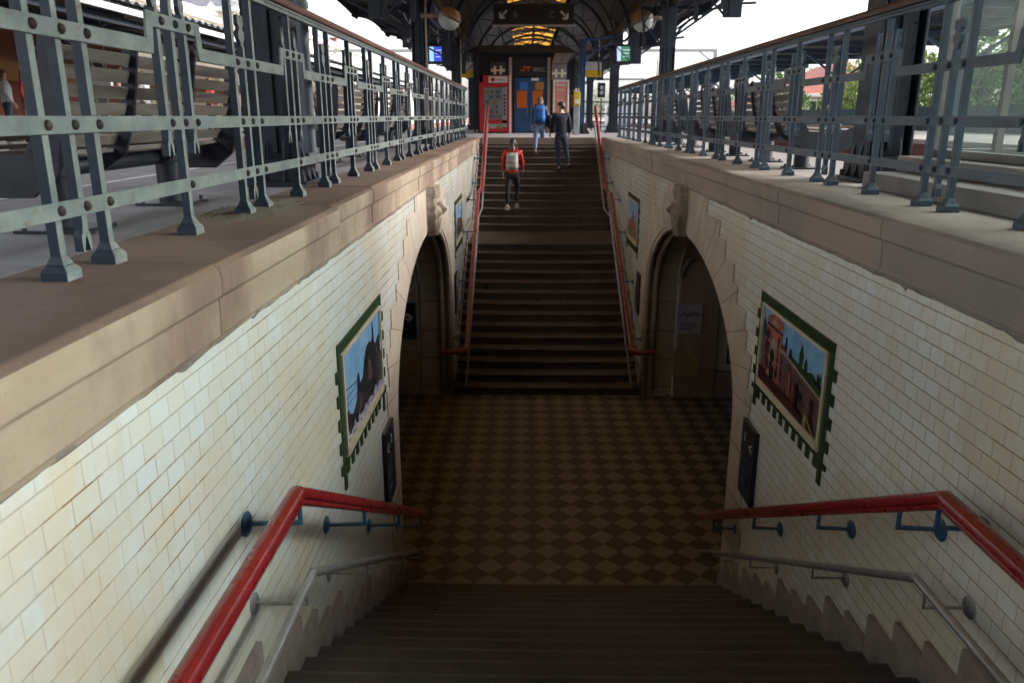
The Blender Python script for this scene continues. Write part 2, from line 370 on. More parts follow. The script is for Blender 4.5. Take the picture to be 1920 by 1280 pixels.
# ---------------------------------------------------------------- ground and platforms
g=quadmesh('ground',M_ballast,[(-600,-5,-400,900,-1.36),(5,600,-400,900,-1.36),(-5,5,-400,-12,-1.36),(-5,5,60,900,-1.36)]); tag(g,'brown stony ballast ground between the platforms','ground',kind='structure')
b=MB()
b.box(-5.2,-2.02,-60,24.4,-1.5,G,0); b.box(-5.2,6.2,24.6+.2,90,-1.5,G,0)
p=b.build('platform',M_asph); tag(p,'grey asphalt island platform beside the stairwell and tracks','platform',kind='structure')
b=MB(); b.box(2.92,5.2,-60,24.4,-1.5,G)
p=b.build('platform',M_conc); tag(p,'pale concrete platform strip beside the blue railing','platform',kind='structure')
b=MB(); b.box(-5.2,6.2,24.2,24.8,-.9,G+.003)
p=b.build('landing',M_land); tag(p,'pale stone landing at the head of the far stairs','landing',kind='structure')
quadm=quadmesh('painted_line',M_white,[(-4.1,-4.02,-5,60,G+.004)]); tag(quadm,'white safety line painted along the asphalt platform','line',kind='structure')
b=MB(); b.box(-5.35,-5.2,-60,90,-1.4,G+.006); b.box(5.2,5.4,-60,24,-1.4,G+.006)
o=b.build('platform_kerb',mat('kerb_stone',(.42,.40,.38),.8,(.3,.29,.28),4)); tag(o,'pale stone kerb running along the platform edges','kerb',kind='structure')
# rails
for i,(x,lab) in enumerate([(-6.2,'steel rail closest to the asphalt platform'),(-7.65,'steel rail closest to the brick faced station platform'),(6.3,'steel rail closest to the pale concrete platform'),(7.75,'steel rail closest to the red brick platform with blue canopy')]):
    b=MB(); b.box(x-.035,x+.035,-8,120,-1.20,-1.17); b.box(x-.012,x+.012,-8,120,-1.30,-1.20); b.box(x-.07,x+.07,-8,120,-1.34,-1.30)
    tag(b.build('rail',mat('rail_steel',(.16,.11,.08),.5,(.1,.06,.04),6,metal=.5)),lab,'rail',group='railway rails')
# ---------------------------------------------------------------- stairs
def step_profile(y0,z0,dirn,n,run,rise,yend,zend_under):
    """closed YZ outline climbing in the direction dirn from the floor point y0,z0"""
    pts=[(y0,z0)]; y,z=y0,z0; r=.018
    for k in range(n):
        z+=rise
        pts+=[(y,z-.05),(y-dirn*.022,z-.035),(y-dirn*.024,z-.015),(y-dirn*.012,z-.002),(y+dirn*.016,z)]
        if k<n-1: y+=dirn*run; pts.append((y,z))
    return pts,(y,z)
XS0,XS1=WL+.03,WR-.03
def flight(y0,z0,dirn,n,run,rise,b):
    pts,(y,z)=step_profile(y0,z0,dirn,n,run,rise,0,0)
    for a,c in zip(pts[:-1],pts[1:]):
        nx=26
        vs=[];fs=[]
        for i in range(nx+1):
            x=XS0+(XS1-XS0)*i/nx
            # treads hollowed by wear
            u=abs((x-XC)/1.75); wv=-.012*max(0,1-u*u*1.1)*(1 if True else 0)
            vs+=[(x,a[0],a[1]+wv),(x,c[0],c[1]+wv)]
        for i in range(nx): fs.append((2*i,2*i+2,2*i+3,2*i+1))
        b.add(vs,fs,1 if (abs(a[1]-c[1])<.014 and 0<abs(a[0]-c[0])<.04) else 0)
    return y,z
b=MB()
NEAR=(7.85,FL,-1,14,.335,(LZ-FL)/14)
y,z=flight(*NEAR,b)                      # y ~ 3.5
YN=y
b.add([(XS0,YN,z-.012),(XS1,YN,z-.012),(XS1,1.3,z-.012),(XS0,1.3,z-.012)],[(0,1,2,3)])
YU=1.3; nu=13; ru=.31; riu=(G-LZ)/13
y2,z2=flight(YU,LZ,-1,nu,ru,riu,b)
b.add([(XS0,y2,G),(XS1,y2,G),(XS1,-60,G),(XS0,-60,G)],[(0,1,2,3)])
b.add([(-2.05,-4.4,G+.002),(2.95,-4.4,G+.002),(2.95,-60,G+.002),(-2.05,-60,G+.002)],[(0,1,2,3)])
o=b.build('stairs',[M_step,M_nose],smooth=40); tag(o,'brown worn stone steps dropping away at the bottom of the view','stairs',kind='structure')
b=MB(); YF=14.65
y,z=flight(YF,FL,1,14,.315,(LZ-FL)/14,b); YFL=y
b.add([(XS0,y,z-.012),(XS1,y,z-.012),(XS1,20.8,z-.012),(XS0,20.8,z-.012)],[(0,1,2,3)])
YFU=20.8
y,z=flight(YFU,LZ,1,13,.31,riu,b); YTOP=y
b.add([(XS0,y,G),(XS1,y,G),(XS1,y+.6,G),(XS0,y+.6,G)],[(0,1,2,3)])
o=b.build('stairs',[M_step,M_nose],smooth=40); tag(o,'dark brown stone stairs climbing ahead to the platform in two flights','stairs',kind='structure')
# ---------------------------------------------------------------- passage floor
o=quadmesh('floor',M_floor,[(-9,10,7.85,14.65,FL)]); tag(o,'subway floor of brown and ochre diamond tiles','floor',kind='structure')
b=MB(); b.box(XS0,XS1,7.80,7.93,FL-.05,FL+.004)
o=b.build('threshold_strip',mat('ochre_threshold',(.30,.20,.10),.6,(.22,.15,.08),5)); tag(o,'ochre threshold strip at the foot of the near steps','threshold',kind='structure')
# ---------------------------------------------------------------- stairwell walls
def arch_pts(n=48,grow=0.0):
    return [(YC-(AA+grow)*math.cos(PI*i/n),ZS+(BB+grow)*math.sin(PI*i/n)) for i in range(n+1)]
def arch_z(y):
    t=(y-YC)/AA
    return ZS+BB*math.sqrt(max(0,1-t*t)) if abs(t)<1 else None
COPZ=-.985; YE0,YE1=-4.5,24.75
def tile_sheet(x,th,b):
    # far and near solid parts
    for (a,c) in ((YE0,YC-AA-.012),(YC+AA+.012,YE1)):
        b.box(x if th>0 else x+th, x+th if th>0 else x, a,c,FL-.3,COPZ)
    ap=arch_pts(60,.012)
    for (y0,z0),(y1,z1) in zip(ap[:-1],ap[1:]):
        X0,X1=(x,x+th)
        b.add([(X0,y0,z0),(X0,y1,z1),(X0,y1,COPZ),(X0,y0,COPZ),(X1,y0,z0),(X1,y1,z1),(X1,y1,COPZ),(X1,y0,COPZ)],[(0,1,2,3),(4,5,6,7),(0,1,5,4),(3,2,6,7)])
def surround(x,pr,b):
    """stone face stepped into the tile courses; x wall plane, pr signed projection"""
    rh=.19; rows=int((COPZ-FL)/rh)+1
    for r in range(rows):
        zt=COPZ-r*rh; zb=max(FL,zt-rh)
        zm=(zt+zb)/2
        wob=(.0,.155)[r%2] if r%3 else .0775
        for sgn in (-1,1):
            if zm<ZS: outer=AA+.52+wob*.8
            else:
                t=(zm-ZS)/(BB+.62)
                outer=(AA+.60)*math.sqrt(max(0,1-t*t))+wob if t<1 else 1.4+wob
                outer=max(outer,1.35+wob)
            # inner edge
            k=4; pts_in=[]
            for i in range(k+1):
                z=zb+(zt-zb)*i/k
                if z<=ZS: yi=AA
                else:
                    t=(z-ZS)/BB; yi=AA*math.sqrt(max(0,1-t*t)) if t<1 else 0
                pts_in.append((yi,z))
            for (ya,za),(yb,zb2) in zip(pts_in[:-1],pts_in[1:]):
                if ya>=outer and yb>=outer: continue
                P=[(x,YC+sgn*ya,za),(x,YC+sgn*yb,zb2),(x,YC+sgn*outer,zb2),(x,YC+sgn*outer,za)]
                Q=[(x+pr,p[1],p[2]) for p in P]
                b.add(P+Q,[(4,5,6,7),(0,1,5,4),(2,3,7,6),(1,2,6,5),(0,3,7,4)])
            zz=zt
def flights_line():
    pts=[]
    return pts
def skirting(x,pr,b):
    """stepped stone skirting above both stair flights (and along the landings)"""
    h=.29
    def col_(y0,y1,zb,zt):
        b.box(min(x,x+pr),max(x,x+pr),min(y0,y1),max(y0,y1),zb,zt)
    for (y0,dirn,n,run,rise,z0) in ((7.85,-1,14,.335,(LZ-FL)/14,FL),(1.3,-1,13,.31,riu,LZ),(14.65,1,14,.315,(LZ-FL)/14,FL),(20.8,1,13,.31,riu,LZ)):
        for k in range(1,n+1):
            ya=y0+dirn*run*(k-1); yb=ya+dirn*run
            if k==n: continue
            zt=z0+rise*k+h+.035*math.sin(k*2.3)
            col_(ya,yb,z0+rise*k-.6,min(zt,COPZ+.0))
    col_(7.85-13*.335,1.3,LZ-.6,LZ+h); col_(14.65+13*.315,20.8,LZ-.6,LZ+h)
    col_(7.85,8.1,FL-.2,FL+h); col_(14.65,14.70,FL-.2,FL+h)
def wall(side):
    x=WL if side<0 else WR
    root=thing('stairwell_wall',(x,7,FL),
       'sunlit wall of cream glazed bricks with rust-coloured joints and brown stone coping' if side<0 else
       'shaded wall of cream glazed bricks with grey stone coping, under the dark blue railing','wall')
    b=MB(); tile_sheet(x,side*.5,b); b.build('tile_face',M_tileL if side<0 else M_tile,root)
    # stone surround sits 12 mm proud
    b=MB(); surround(x+side*.001,-side*.013,b); b.build('arch_surround',M_arch,root)
    # reveal and roll moulding
    b=MB(); ap=[(YC-AA,FL)]+arch_pts(60)+[(YC+AA,FL)]
    n=len(ap); th=side*.62; x0=x-side*.012
    vs=[]
    for (yy,zz) in ap: vs+=[(x0,yy,zz),(x0+th,yy,zz)]
    inn=[]
    b.add(vs,[(2*i,2*i+2,2*i+3,2*i+1) for i in range(n-1)])
    b.build('arch_reveal',M_arch,root,smooth=50)
    b=MB(); b.tube([(x+side*.05,yy+ (.03 if yy<YC else -.03),zz-.02) for yy,zz in ap],.055,8)
    b.tube([(x+side*.19,yy+ (.05 if yy<YC else -.05),zz-.05) for yy,zz in ap],.05,8)
    b.build('roll_moulding',M_arch,root,smooth=True)
    b=MB(); skirting(x,-side*.035,b); sk=b.build('skirting',M_skirt,root,bevel=.004)
    # coping: stones with a rounded arris
    cop=M_copL if side<0 else M_copR
    ys=[-4.5,-2.6,-.4,1.72,3.42 if side>0 else 3.3,5.0 if side>0 else 5.55,7.1,8.9,10.3,12.5,14.4,16.6,18.3,20.5,22.4,24.25]
    for i,(a,c) in enumerate(zip(ys[:-1],ys[1:])):
        b=MB(); ov=.05+random.uniform(-.008,.008)+(.055 if side<0 and c<5.6 else 0); back=.62
        e=x-side*ov
        dz=random.uniform(-.004,.004)
        def S(v): return x+side*v
        pr=[(S(back),G+.02+dz),(S(-ov+.035),G+.012+dz),(S(-ov+.008),G-.012),(S(-ov),G-.045),(S(-ov+.004),G-.125),(S(-ov+.022),G-.14),(S(-ov+.026),-.925),(S(-.028),-.932),(S(-.030),-.950),(S(-.020),-.966),(S(-.014),COPZ),(S(.1),COPZ),(S(back),-.9)]
        b.prism(pr,'y',a+.004,c-.004); b.m[0]=1; b.m[1]=1; b.m[12]=1; b.build('coping_stone',[cop,M_copLt if side<0 else M_copRt],root,bevel=.006,smooth=40)
    b=MB(); random.seed(11+side)
    # crumbling mortar bed under the coping
    yy=-4.5; pts=[]
    vs=[];fs=[];k=0
    while yy<24.2:
        d=random.uniform(.010,.022); h=random.uniform(-.010,.008)+(random.uniform(-.02,0) if random.random()<.12 else 0)
        vs+=[(S(-.012-d*.6),yy,-.957),(S(-.010-d*.35),yy,COPZ+.008+h*.5),(S(.01),yy,COPZ-.022+h)]
        if k: fs+=[(3*k-3,3*k,3*k+1,3*k-2),(3*k-2,3*k+1,3*k+2,3*k-1)]
        yy+=random.uniform(.02,.22); k+=1
    b.add(vs,fs); b.build('mortar_bed',mat('grey_mortar',(.27,.25,.23),.9,(.14,.125,.11),14,bstr=.8,bscale=50),root)
    return root
wl=wall(-1); wr=wall(1)
# end wall returns at the head of the stairs, stringer under far coping
# ---------------------------------------------------------------- carved keystones
def keystone(side):
    x=WL if side<0 else WR
    root=wl if side<0 else wr
    b=MB(); yc,z0,z1,hw=YC-.05,-1.66,-.94,.25
    nu_,nv=70,120; vs=[]
    def gz(u,v,cu,cv,su,sv): return math.exp(-((u-cu)/su)**2-((v-cv)/sv)**2)
    for j in range(nv+1):
        v=j/nv
        for i in range(nu_+1):
            u=-1+2*i/nu_
            wd=hw*(.52+.48*min(1,v/.45)) if v<.45 else hw*(1.0-.10*max(0,v-.85)/.15)
            base=.15*math.sqrt(max(0,1-abs(u)**2.6))*(.62+.38*math.sin(PI*min(1,v*1.05)))
            d=base+.04
            d+=.085*gz(u,v,0,.515,.12,.075)+.02*gz(u,v,0,.60,.1,.1)     # nose
            d+=.030*(gz(u,v,-.38,.665,.3,.035)+gz(u,v,.38,.665,.3,.035)) # brows
            d-=.045*(gz(u,v,-.36,.60,.18,.04)+gz(u,v,.36,.59,.18,.04)) # eye sockets
            d+=.028*(gz(u,v,-.36,.585,.1,.02)+gz(u,v,.36,.585,.1,.02))
            d+=.04*(gz(u,v,-.5,.48,.2,.06)+gz(u,v,.5,.48,.2,.06))    # cheeks
            d+=.022*gz(u,v,0,.425,.42,.02)*(1+.4*math.sin(u*30))+.02*gz(u,v,0,.33,.3,.05)                            # moustache
            d-=.03*gz(u,v,0,.392,.2,.012)                             # mouth
            if v<.34: d+=.016*math.sin(u*21+math.sin(v*14)*1.0)*min(1,(.34-v)*8)   # beard locks
            d+=.022*(1 if .77<v<.83 else 0)*(1 if abs(u)<.96 else 0)   # cap band
            if v>.84: d+=.010*math.sin(u*13)+.035
            d+=.03*(gz(u,v,-.93,.5,.12,.3)+gz(u,v,.93,.5,.12,.3))*(1+.35*math.sin(v*34))
            if abs(u)>.97 or j in (0,nv): d=0
            vs.append((x-side*(max(0,d)),yc+u*wd,z0+(z1-z0)*v))
    fs=[(j*(nu_+1)+i,j*(nu_+1)+i+1,(j+1)*(nu_+1)+i+1,(j+1)*(nu_+1)+i) for j in range(nv) for i in range(nu_)]
    b.add(vs,fs)
    m=mat('weathered_carved_stone',(.33,.26,.20),.85,(.16,.125,.10),9,lo=.35,hi=.65,bstr=.5,bscale=60,c3=(.36,.29,.23),s3=11,lo3=.6,hi3=.72)
    o=b.build('keystone',m,root,smooth=True); o['label']='carved bearded head on the keystone'
keystone(-1); keystone(1)
# ---------------------------------------------------------------- passage walls and vault
M_pas=mat('dark_passage_sandstone',(.36,.28,.22),.8,(.26,.19,.15),1.6,bstr=.3,bscale=50)
def passage(side):
    x=(WL-.63) if side<0 else (WR+.63); xe=x+side*7
    root=thing('passage_walls',(x+side*3,14.7,FL),'dark stone wall of the subway beyond the %s'%('arch under the sunlit wall' if side<0 else 'arch under the shaded wall'),'wall')
    b=MB(); ap=arch_pts(40,.05)
    vs=[]
    for yy,zz in ap: vs+=[(x,yy,zz),(xe,yy,zz)]
    b.add(vs,[(2*i,2*i+2,2*i+3,2*i+1) for i in range(len(ap)-1)])
    b.build('vault',M_pas,root,smooth=50)
    b=MB(); lo,hi=min(x,xe),max(x,xe)
    b.box(lo,hi,14.7,15.0,FL-.1,ZS+.1); b.box(lo,hi,7.8,8.1,FL-.1,ZS+.1); b.box(xe,xe+side*.3,7.8,15,FL-.1,-1.3)
    b.build('masonry',M_tile if side>0 else M_pas,root)
    # pilasters, plinth and tile patch
    b=MB()
    for xa in (x+side*.02,x+side*1.55,x+side*4):
        b.box(min(xa,xa+side*.75),max(xa,xa+side*.75),14.54,14.71,FL,ZS+.6)
    b.box(lo,hi,14.58,14.705,FL,FL+.5)
    b.build('pilaster',M_pas,root,bevel=.01)
    return root
pl=passage(-1); pr_=passage(1)
M_gl=plain('dim_poster_paper',(.40,.40,.46),.6)
def at_panel(name,lab,cat,x0,x1,z0,z1,m,y=14.535,th=.02,fr=None):
    r=thing(name,((x0+x1)/2,y,z0),lab,cat)
    b=MB(); b.box(x0,x1,y-th,y,z0,z1); b.build('panel',m,r,bevel=.003)
    if fr:
        b=MB(); t=.03
        for a in ((x0-t,x1+t,z1,z1+t),(x0-t,x1+t,z0-t,z0),(x0-t,x0,z0,z1),(x1,x1+t,z0,z1)): b.box(a[0],a[1],y-th-.01,y,a[2],a[3])
        b.build('frame',fr,r)
    return r
at_panel('tile_patch','beige tiled patch low on the dark pier behind the sunlit wall arch','tiles',-2.56,-2.03,-4.88,-4.32,mat('beige_tile',(.42,.30,.16),.5,(.33,.23,.12),8),y=14.53)
at_panel('tile_patch','beige tiled patch low on the dark pier behind the shaded wall arch','tiles',2.88,3.40,-4.85,-4.30,mat('beige_tile_dull',(.42,.32,.18),.5,(.33,.24,.14),8),y=14.53)
r=at_panel('poster','black poster with a pale curly emblem on the dark pier','poster',-2.52,-2.08,-4.12,-3.42,M_sign,y=14.53,fr=M_navylite)
b=MB(); b.tube([(-2.42,14.5,-3.52),(-2.44,14.5,-3.62),(-2.40,14.5,-3.70),(-2.33,14.5,-3.68),(-2.33,14.5,-3.60)],.035,8); b.tube([(-2.34,14.5,-3.66),(-2.24,14.5,-3.64),(-2.17,14.5,-3.70),(-2.2,14.5,-3.76),(-2.27,14.5,-3.72)],.028,8)
b.build('emblem',M_gl,r,smooth=True)
r=at_panel('notice','pale notice with a dark scribbled drawing on the dark pier','notice',2.90,3.38,-4.0,-3.42,M_gl,y=14.53)
b=MB(); random.seed(3); prev=(2.97,-3.66)
pp=[]
for i in range(16):
    pp.append((2.96+i*.024,14.505,-3.62+random.uniform(-.055,.075)))
b.tube(pp,.008,5)
for k in range(3): b.box(2.97,3.30-k*.05,14.503,14.508,-3.80-k*.05,-3.79-k*.05)
b.build('drawing',M_sign,r)
r=at_panel('framed_panel','dim panel in a dark green tile border inside the passage','panel',3.98,4.9,-4.62,-3.45,mat('dim_mosaic',(.26,.25,.23),.4,(.16,.17,.17),4),y=14.70,fr=M_green)
# arches high on the far masonry (recessed niche rim)
b=MB(); b.tube([(2.95+.55-.55*math.cos(PI*i/12),14.5,-2.9+.5*math.sin(PI*i/12)) for i in range(13)]+[(4.05,14.5,-3.3)],.045,6)
b.build('niche_rim',M_pas,pr_,smooth=True)
# ---------------------------------------------------------------- hand rails
RED_PATH=[(-1.2,-.35),(1.3,-1.79),(3.5,-1.79),(8.05,-4.35)]
GREY_PATH=[(-1.2,-.90),(1.3,-2.33),(3.65,-2.33),(8.1,-4.84)]
RED_FAR=[(24.1,.27),(20.55,-1.78),(18.95,-1.78),(14.45,-4.30)]
GREY_FAR=[(24.3,-.20),(20.6,-2.32),(19.0,-2.32),(14.3,-5.0)]
def zat(path,y):
    p=sorted(path)
    for (a,za),(c,zc) in zip(p[:-1],p[1:]):
        if a<=y<=c: return za+(zc-za)*(y-a)/(c-a)
    return p[0][1] if y<p[0][0] else p[-1][1]
def handrail(side,path,kind,ys,label,far=False):
    x=WL if side<0 else WR; xr=x-side*(.28 if side<0 else .24)
    root=thing('handrail',(xr,path[-1][0],path[-1][1]),label,'handrail','handrails on the stairwell walls')
    p3=[]
    # soften kinks
    for i,(yy,zz) in enumerate(path):
        if 0<i<len(path)-1:
            for s_,q in ((-1,path[i-1]),(1,path[i+1])):
                d=math.hypot(q[0]-yy,q[1]-zz); t=.045/d
                if s_<0: p3.append((xr,yy+(q[0]-yy)*t,zz+(q[1]-zz)*t)); p3.append((xr,yy,zz+0))
                else: p3.append((xr,yy+(q[0]-yy)*t,zz+(q[1]-zz)*t))
        else: p3.append((xr,yy,zz))
    b=MB()
    if kind=='red':
        if far: p3.append((xr+side*.10,path[-1][0]-.1,path[-1][1]-.02)); p3.append((xr+side*.45,path[-1][0]-.12,path[-1][1]-.02))
        top_=[(.046*math.cos(PI*i/10),-.038*math.sin(PI*i/10)) for i in range(11)]
        b.tube(p3,1,prof=top_+[(-.047,.012),(-.043,.020),(-.031,.024),(-.029,.030),(-.033,.036),(-.033,.048),(-.026,.055),(.026,.055),(.033,.048),(.033,.036),(.029,.030),(.031,.024),(.043,.020),(.047,.012)])
    else:
        b.tube(p3,.024,14)
    m=M_red if kind=='red' else M_grey
    b.build('rail',m,root,smooth=(45 if kind=='red' else True))
    for yy in ys:
        zr=zat(path,yy); b=MB()
        if kind=='red':
            zd=zr-.17
            b.lathe([(.062,0),(.066,.008),(.05,.02),(.03,.026),(.0,.028)] if side<0 else [(.062,0),(.066,-.008),(.05,-.02),(.03,-.026),(.0,-.028)],(x,yy,zd),'x',20)
            b.tube([(x,yy,zd),(xr-side*.0,yy,zd+.012),(xr,yy,zd+.03),(xr,yy,zr-.05)],.013,8)
            b.build('bracket',M_bracket,root,smooth=40)
        else:
            zd=zr-.10
            b.lathe([(.058,0),(.060,.006),(.052,.012),(.0,.013)] if side<0 else [(.058,0),(.060,-.006),(.052,-.012),(.0,-.013)],(x,yy,zd),'x',20)
            b.tube([(x,yy,zd),(xr,yy,zd),(xr,yy,zr-.015)],.008,8)
            b.build('bracket',M_grey,root,smooth=40)
    return root
YB=(1.6,3.52,4.95,6.32,7.65)
handrail(-1,RED_PATH,'red',YB,'thick red handrail beside the sunlit tiled wall, bending down the near steps')
handrail(1,RED_PATH,'red',YB[:1]+(3.54,3.9)+YB[2:],'thick red handrail beside the shaded tiled wall, bending down the near steps')
handrail(-1,GREY_PATH,'grey',YB,'thin grey tube handrail under the red one on the sunlit wall, near steps')
handrail(1,GREY_PATH,'grey',(1.6,3.54)+YB[2:],'thin grey tube handrail under the red one on the shaded wall, near steps')
YFB=(14.9,16.4,17.9,19.2,21.0,22.0,23.2)
handrail(-1,RED_FAR,'red',YFB,'red handrail on the sunlit side of the far stairs',True)
handrail(1,RED_FAR,'red',YFB,'red handrail on the shaded side of the far stairs',True)
handrail(-1,GREY_FAR,'grey',YFB,'grey tube handrail on the sunlit side of the far stairs',True)
handrail(1,GREY_FAR,'grey',YFB,'grey tube handrail on the shaded side of the far stairs',True)
# ---------------------------------------------------------------- wall pictures
def pmat(name,c,c2,sc_=12,c3=None,s3=60):
    m,nt,b=nmat(name); v=objco(nt)
    cc=mix(nt,ramp(nt,noise(nt,v,sc_,8,.75),.38,.62),c,c2); cc=mix(nt,ramp(nt,noise(nt,v,s3,6,.7),.5,.66,(0,0,0),(.8,.8,.8)),cc,c3 or tuple(x*.6 for x in c))
    t=nt.nodes.new('ShaderNodeTexCoord'); sp=nt.nodes.new('ShaderNodeSeparateXYZ'); nt.links.new(t.outputs['Object'],sp.inputs[0]); cb=nt.nodes.new('ShaderNodeCombineXYZ'); nt.links.new(sp.outputs[1],cb.inputs[0]); nt.links.new(sp.outputs[2],cb.inputs[1])
    n=nt.nodes.new('ShaderNodeTexBrick'); n.offset=0; n.inputs['Scale'].default_value=1; n.inputs['Brick Width'].default_value=.15; n.inputs['Row Height'].default_value=.15; n.inputs['Mortar Size'].default_value=.0018; nt.links.new(cb.outputs[0],n.inputs['Vector'])
    mm=nt.nodes.new('ShaderNodeMath'); mm.operation='MULTIPLY'; mm.inputs[1].default_value=.6; nt.links.new(n.outputs['Fac'],mm.inputs[0])
    cc=mix(nt,mm.outputs[0],cc,(.12,.10,.09)); nt.links.new(cc,b.inputs['Base Color']); b.inputs['Roughness'].default_value=.22; return m
M_skyblue=pmat('picture_sky',(.15,.36,.64),(.27,.46,.68),3,(.34,.50,.70),9)
M_dusk=pmat('picture_dark_foliage',(.020,.022,.032),(.038,.034,.042),9,(.010,.014,.016),30)
M_blos=pmat('picture_blossom',(.46,.44,.58),(.22,.21,.34),20,(.6,.6,.7),50)
M_sandp=pmat('picture_red_sandstone',(.46,.15,.11),(.30,.09,.075),9,(.52,.28,.22),28)
M_wallp=pmat('picture_purple_wall',(.16,.075,.075),(.09,.05,.06),8,(.24,.14,.125),45)
M_redp=pmat('picture_dark_red',(.085,.02,.022),(.045,.014,.018),8,(.14,.045,.04),30)
M_greenp=pmat('picture_green_trees',(.04,.10,.03),(.015,.035,.02),14,(.12,.16,.05),35)
M_stonep=pmat('picture_pale_stone',(.42,.32,.26),(.28,.2,.17),14,(.5,.42,.36),40)
M_yelp=pmat('picture_dry_grass',(.36,.30,.12),(.2,.2,.08),14,(.12,.14,.05),40)
TW,TH=.155,.095
def picture(side,y0,y1,z0,z1,art,label,teeth=True,mirror=False):
    """mosaic panel let into the wall, cream inner frame, green toothed tile border"""
    x=WL if side<0 else WR; i_=-side
    root=thing('tile_picture',(x,(y0+y1)/2,z0),label,'wall picture','tile pictures along the stairwell')
    def X(d): return x+i_*d
    def bx(b,d0,d1,a,c,e,f,m=0): b.box(min(X(d0),X(d1)),max(X(d0),X(d1)),a,c,e,f,m)
    # green border
    b=MB(); fw=.055; gy=.085
    fw=.04; a0,a1,c0,c1=y0-fw,y1+fw,z0-fw-.03,z1+fw*.7
    k=0; z=c1+TH
    bx(b,.001,.016,a0-gy,a1+gy,c1+.003,c1+TH)          # top row
    yy=a0-gy
    # side columns with alternating teeth
    rows=int((c1-c0)/TH)+1
    for r in range(rows+1):
        zt=c1-r*TH; zb=max(zt-TH,c0-TH)+.0025
        wl_=gy+(.078 if r%2 else 0)
        if zb>=zt: break
        bx(b,.001,.015,a0-wl_,a0-.003,zb,zt); bx(b,.001,.015,a1+.003,a1+wl_,zb,zt)
    bx(b,.001,.0155,a0,a1,c0-.055,c0-.003)
    yy=a0+.02; 
    while yy<a1-.07: bx(b,.001,.0145,yy,yy+.075,c0-.055-TH*.95,c0-.058); yy+=TW*1.12
    bx(b,.001,.0145,a0-gy,a0-.01,c0-.055-TH*2,c0-.098); bx(b,.001,.0145,a1+.01,a1+gy,c0-.055-TH*2,c0-.098)
    b.build('green_tile_border',M_green,root,bevel=.002)
    b=MB(); 
    bx(b,.001,.03,a0,y0,c0,c1); bx(b,.001,.03,y1,a1,c0,c1)
    # side bars cut in courses
    bx(b,.001,.028,y0,y1,z1,c1); bx(b,.001,.034,y0,y1,c0,z0)
    b.build('cream_frame',M_cream,root,bevel=.003)
    # picture layers
    W=y1-y0;H=z1-z0
    def P(pts): return [((y0+u*W) if not mirror else (y1-u*W), z0+v*H) for u,v in pts]
    d=.004; mats=[];bm_=MB()
    for i,(m,pts) in enumerate(art):
        if m not in mats: mats.append(m)
        pp=P(pts); dd=d+.0006*i
        bm=[(X(dd),a,c) for a,c in pp]
        bm_.add(bm,[tuple(range(len(bm)))],mats.index(m))
    o=bm_.build('picture_panel',mats,root)
    return root
def blob(cx,cy,rx,ry,n=12,j=.12,seed=0):
    rr=random.Random(seed); return [(cx+rx*math.cos(2*PI*i/n)*(1+rr.uniform(-j,j)),cy+ry*math.sin(2*PI*i/n)*(1+rr.uniform(-j,j))) for i in range(n)]
full=[(0,0),(1,0),(1,1),(0,1)]
artL=[(M_skyblue,full),
 (M_dusk,[(0,0),(1,0),(1,.66),(.97,.69),(.93,.66),(.88,.62),(.845,.66),(.835,.82),(.82,.92),(.805,.95),(.79,.90),(.775,.74),(.74,.72),(.69,.755),(.63,.745),(.58,.71),(.53,.62),(.50,.52),(.47,.45),(.40,.43),(.39,.53),(.36,.60),(.33,.54),(.32,.42),(.29,.30),(.20,.22),(.12,.28),(.09,.36),(.05,.30),(0,.22)]),
 (M_wallp,[(.36,.1),(.44,.2),(.42,.33),(.37,.26)]),(M_wallp,[(.62,.3),(.75,.28),(.72,.5),(.66,.52)])]
for i in range(26):
    u=.02+i*.038; artL.append((M_blos,blob(u,.045+.03*math.sin(i*1.7),.030,.05+.025*math.sin(i*2.6),7,.3,i)))
for i,(a,c,e,f) in enumerate([(0,.62,.35,.52),(0,.52,.3,.5),(.0,.44,.31,.41)]):
    artL.append((M_dusk,[(a,c),(e,f),(e,f+.006),(a,c+.008)]))
artL+= [(M_greenp,[(.53,.55),(.6,.6),(.66,.66),(.6,.52)]),(M_blos,blob(.97,.55,.02,.1,8,.2,5))]
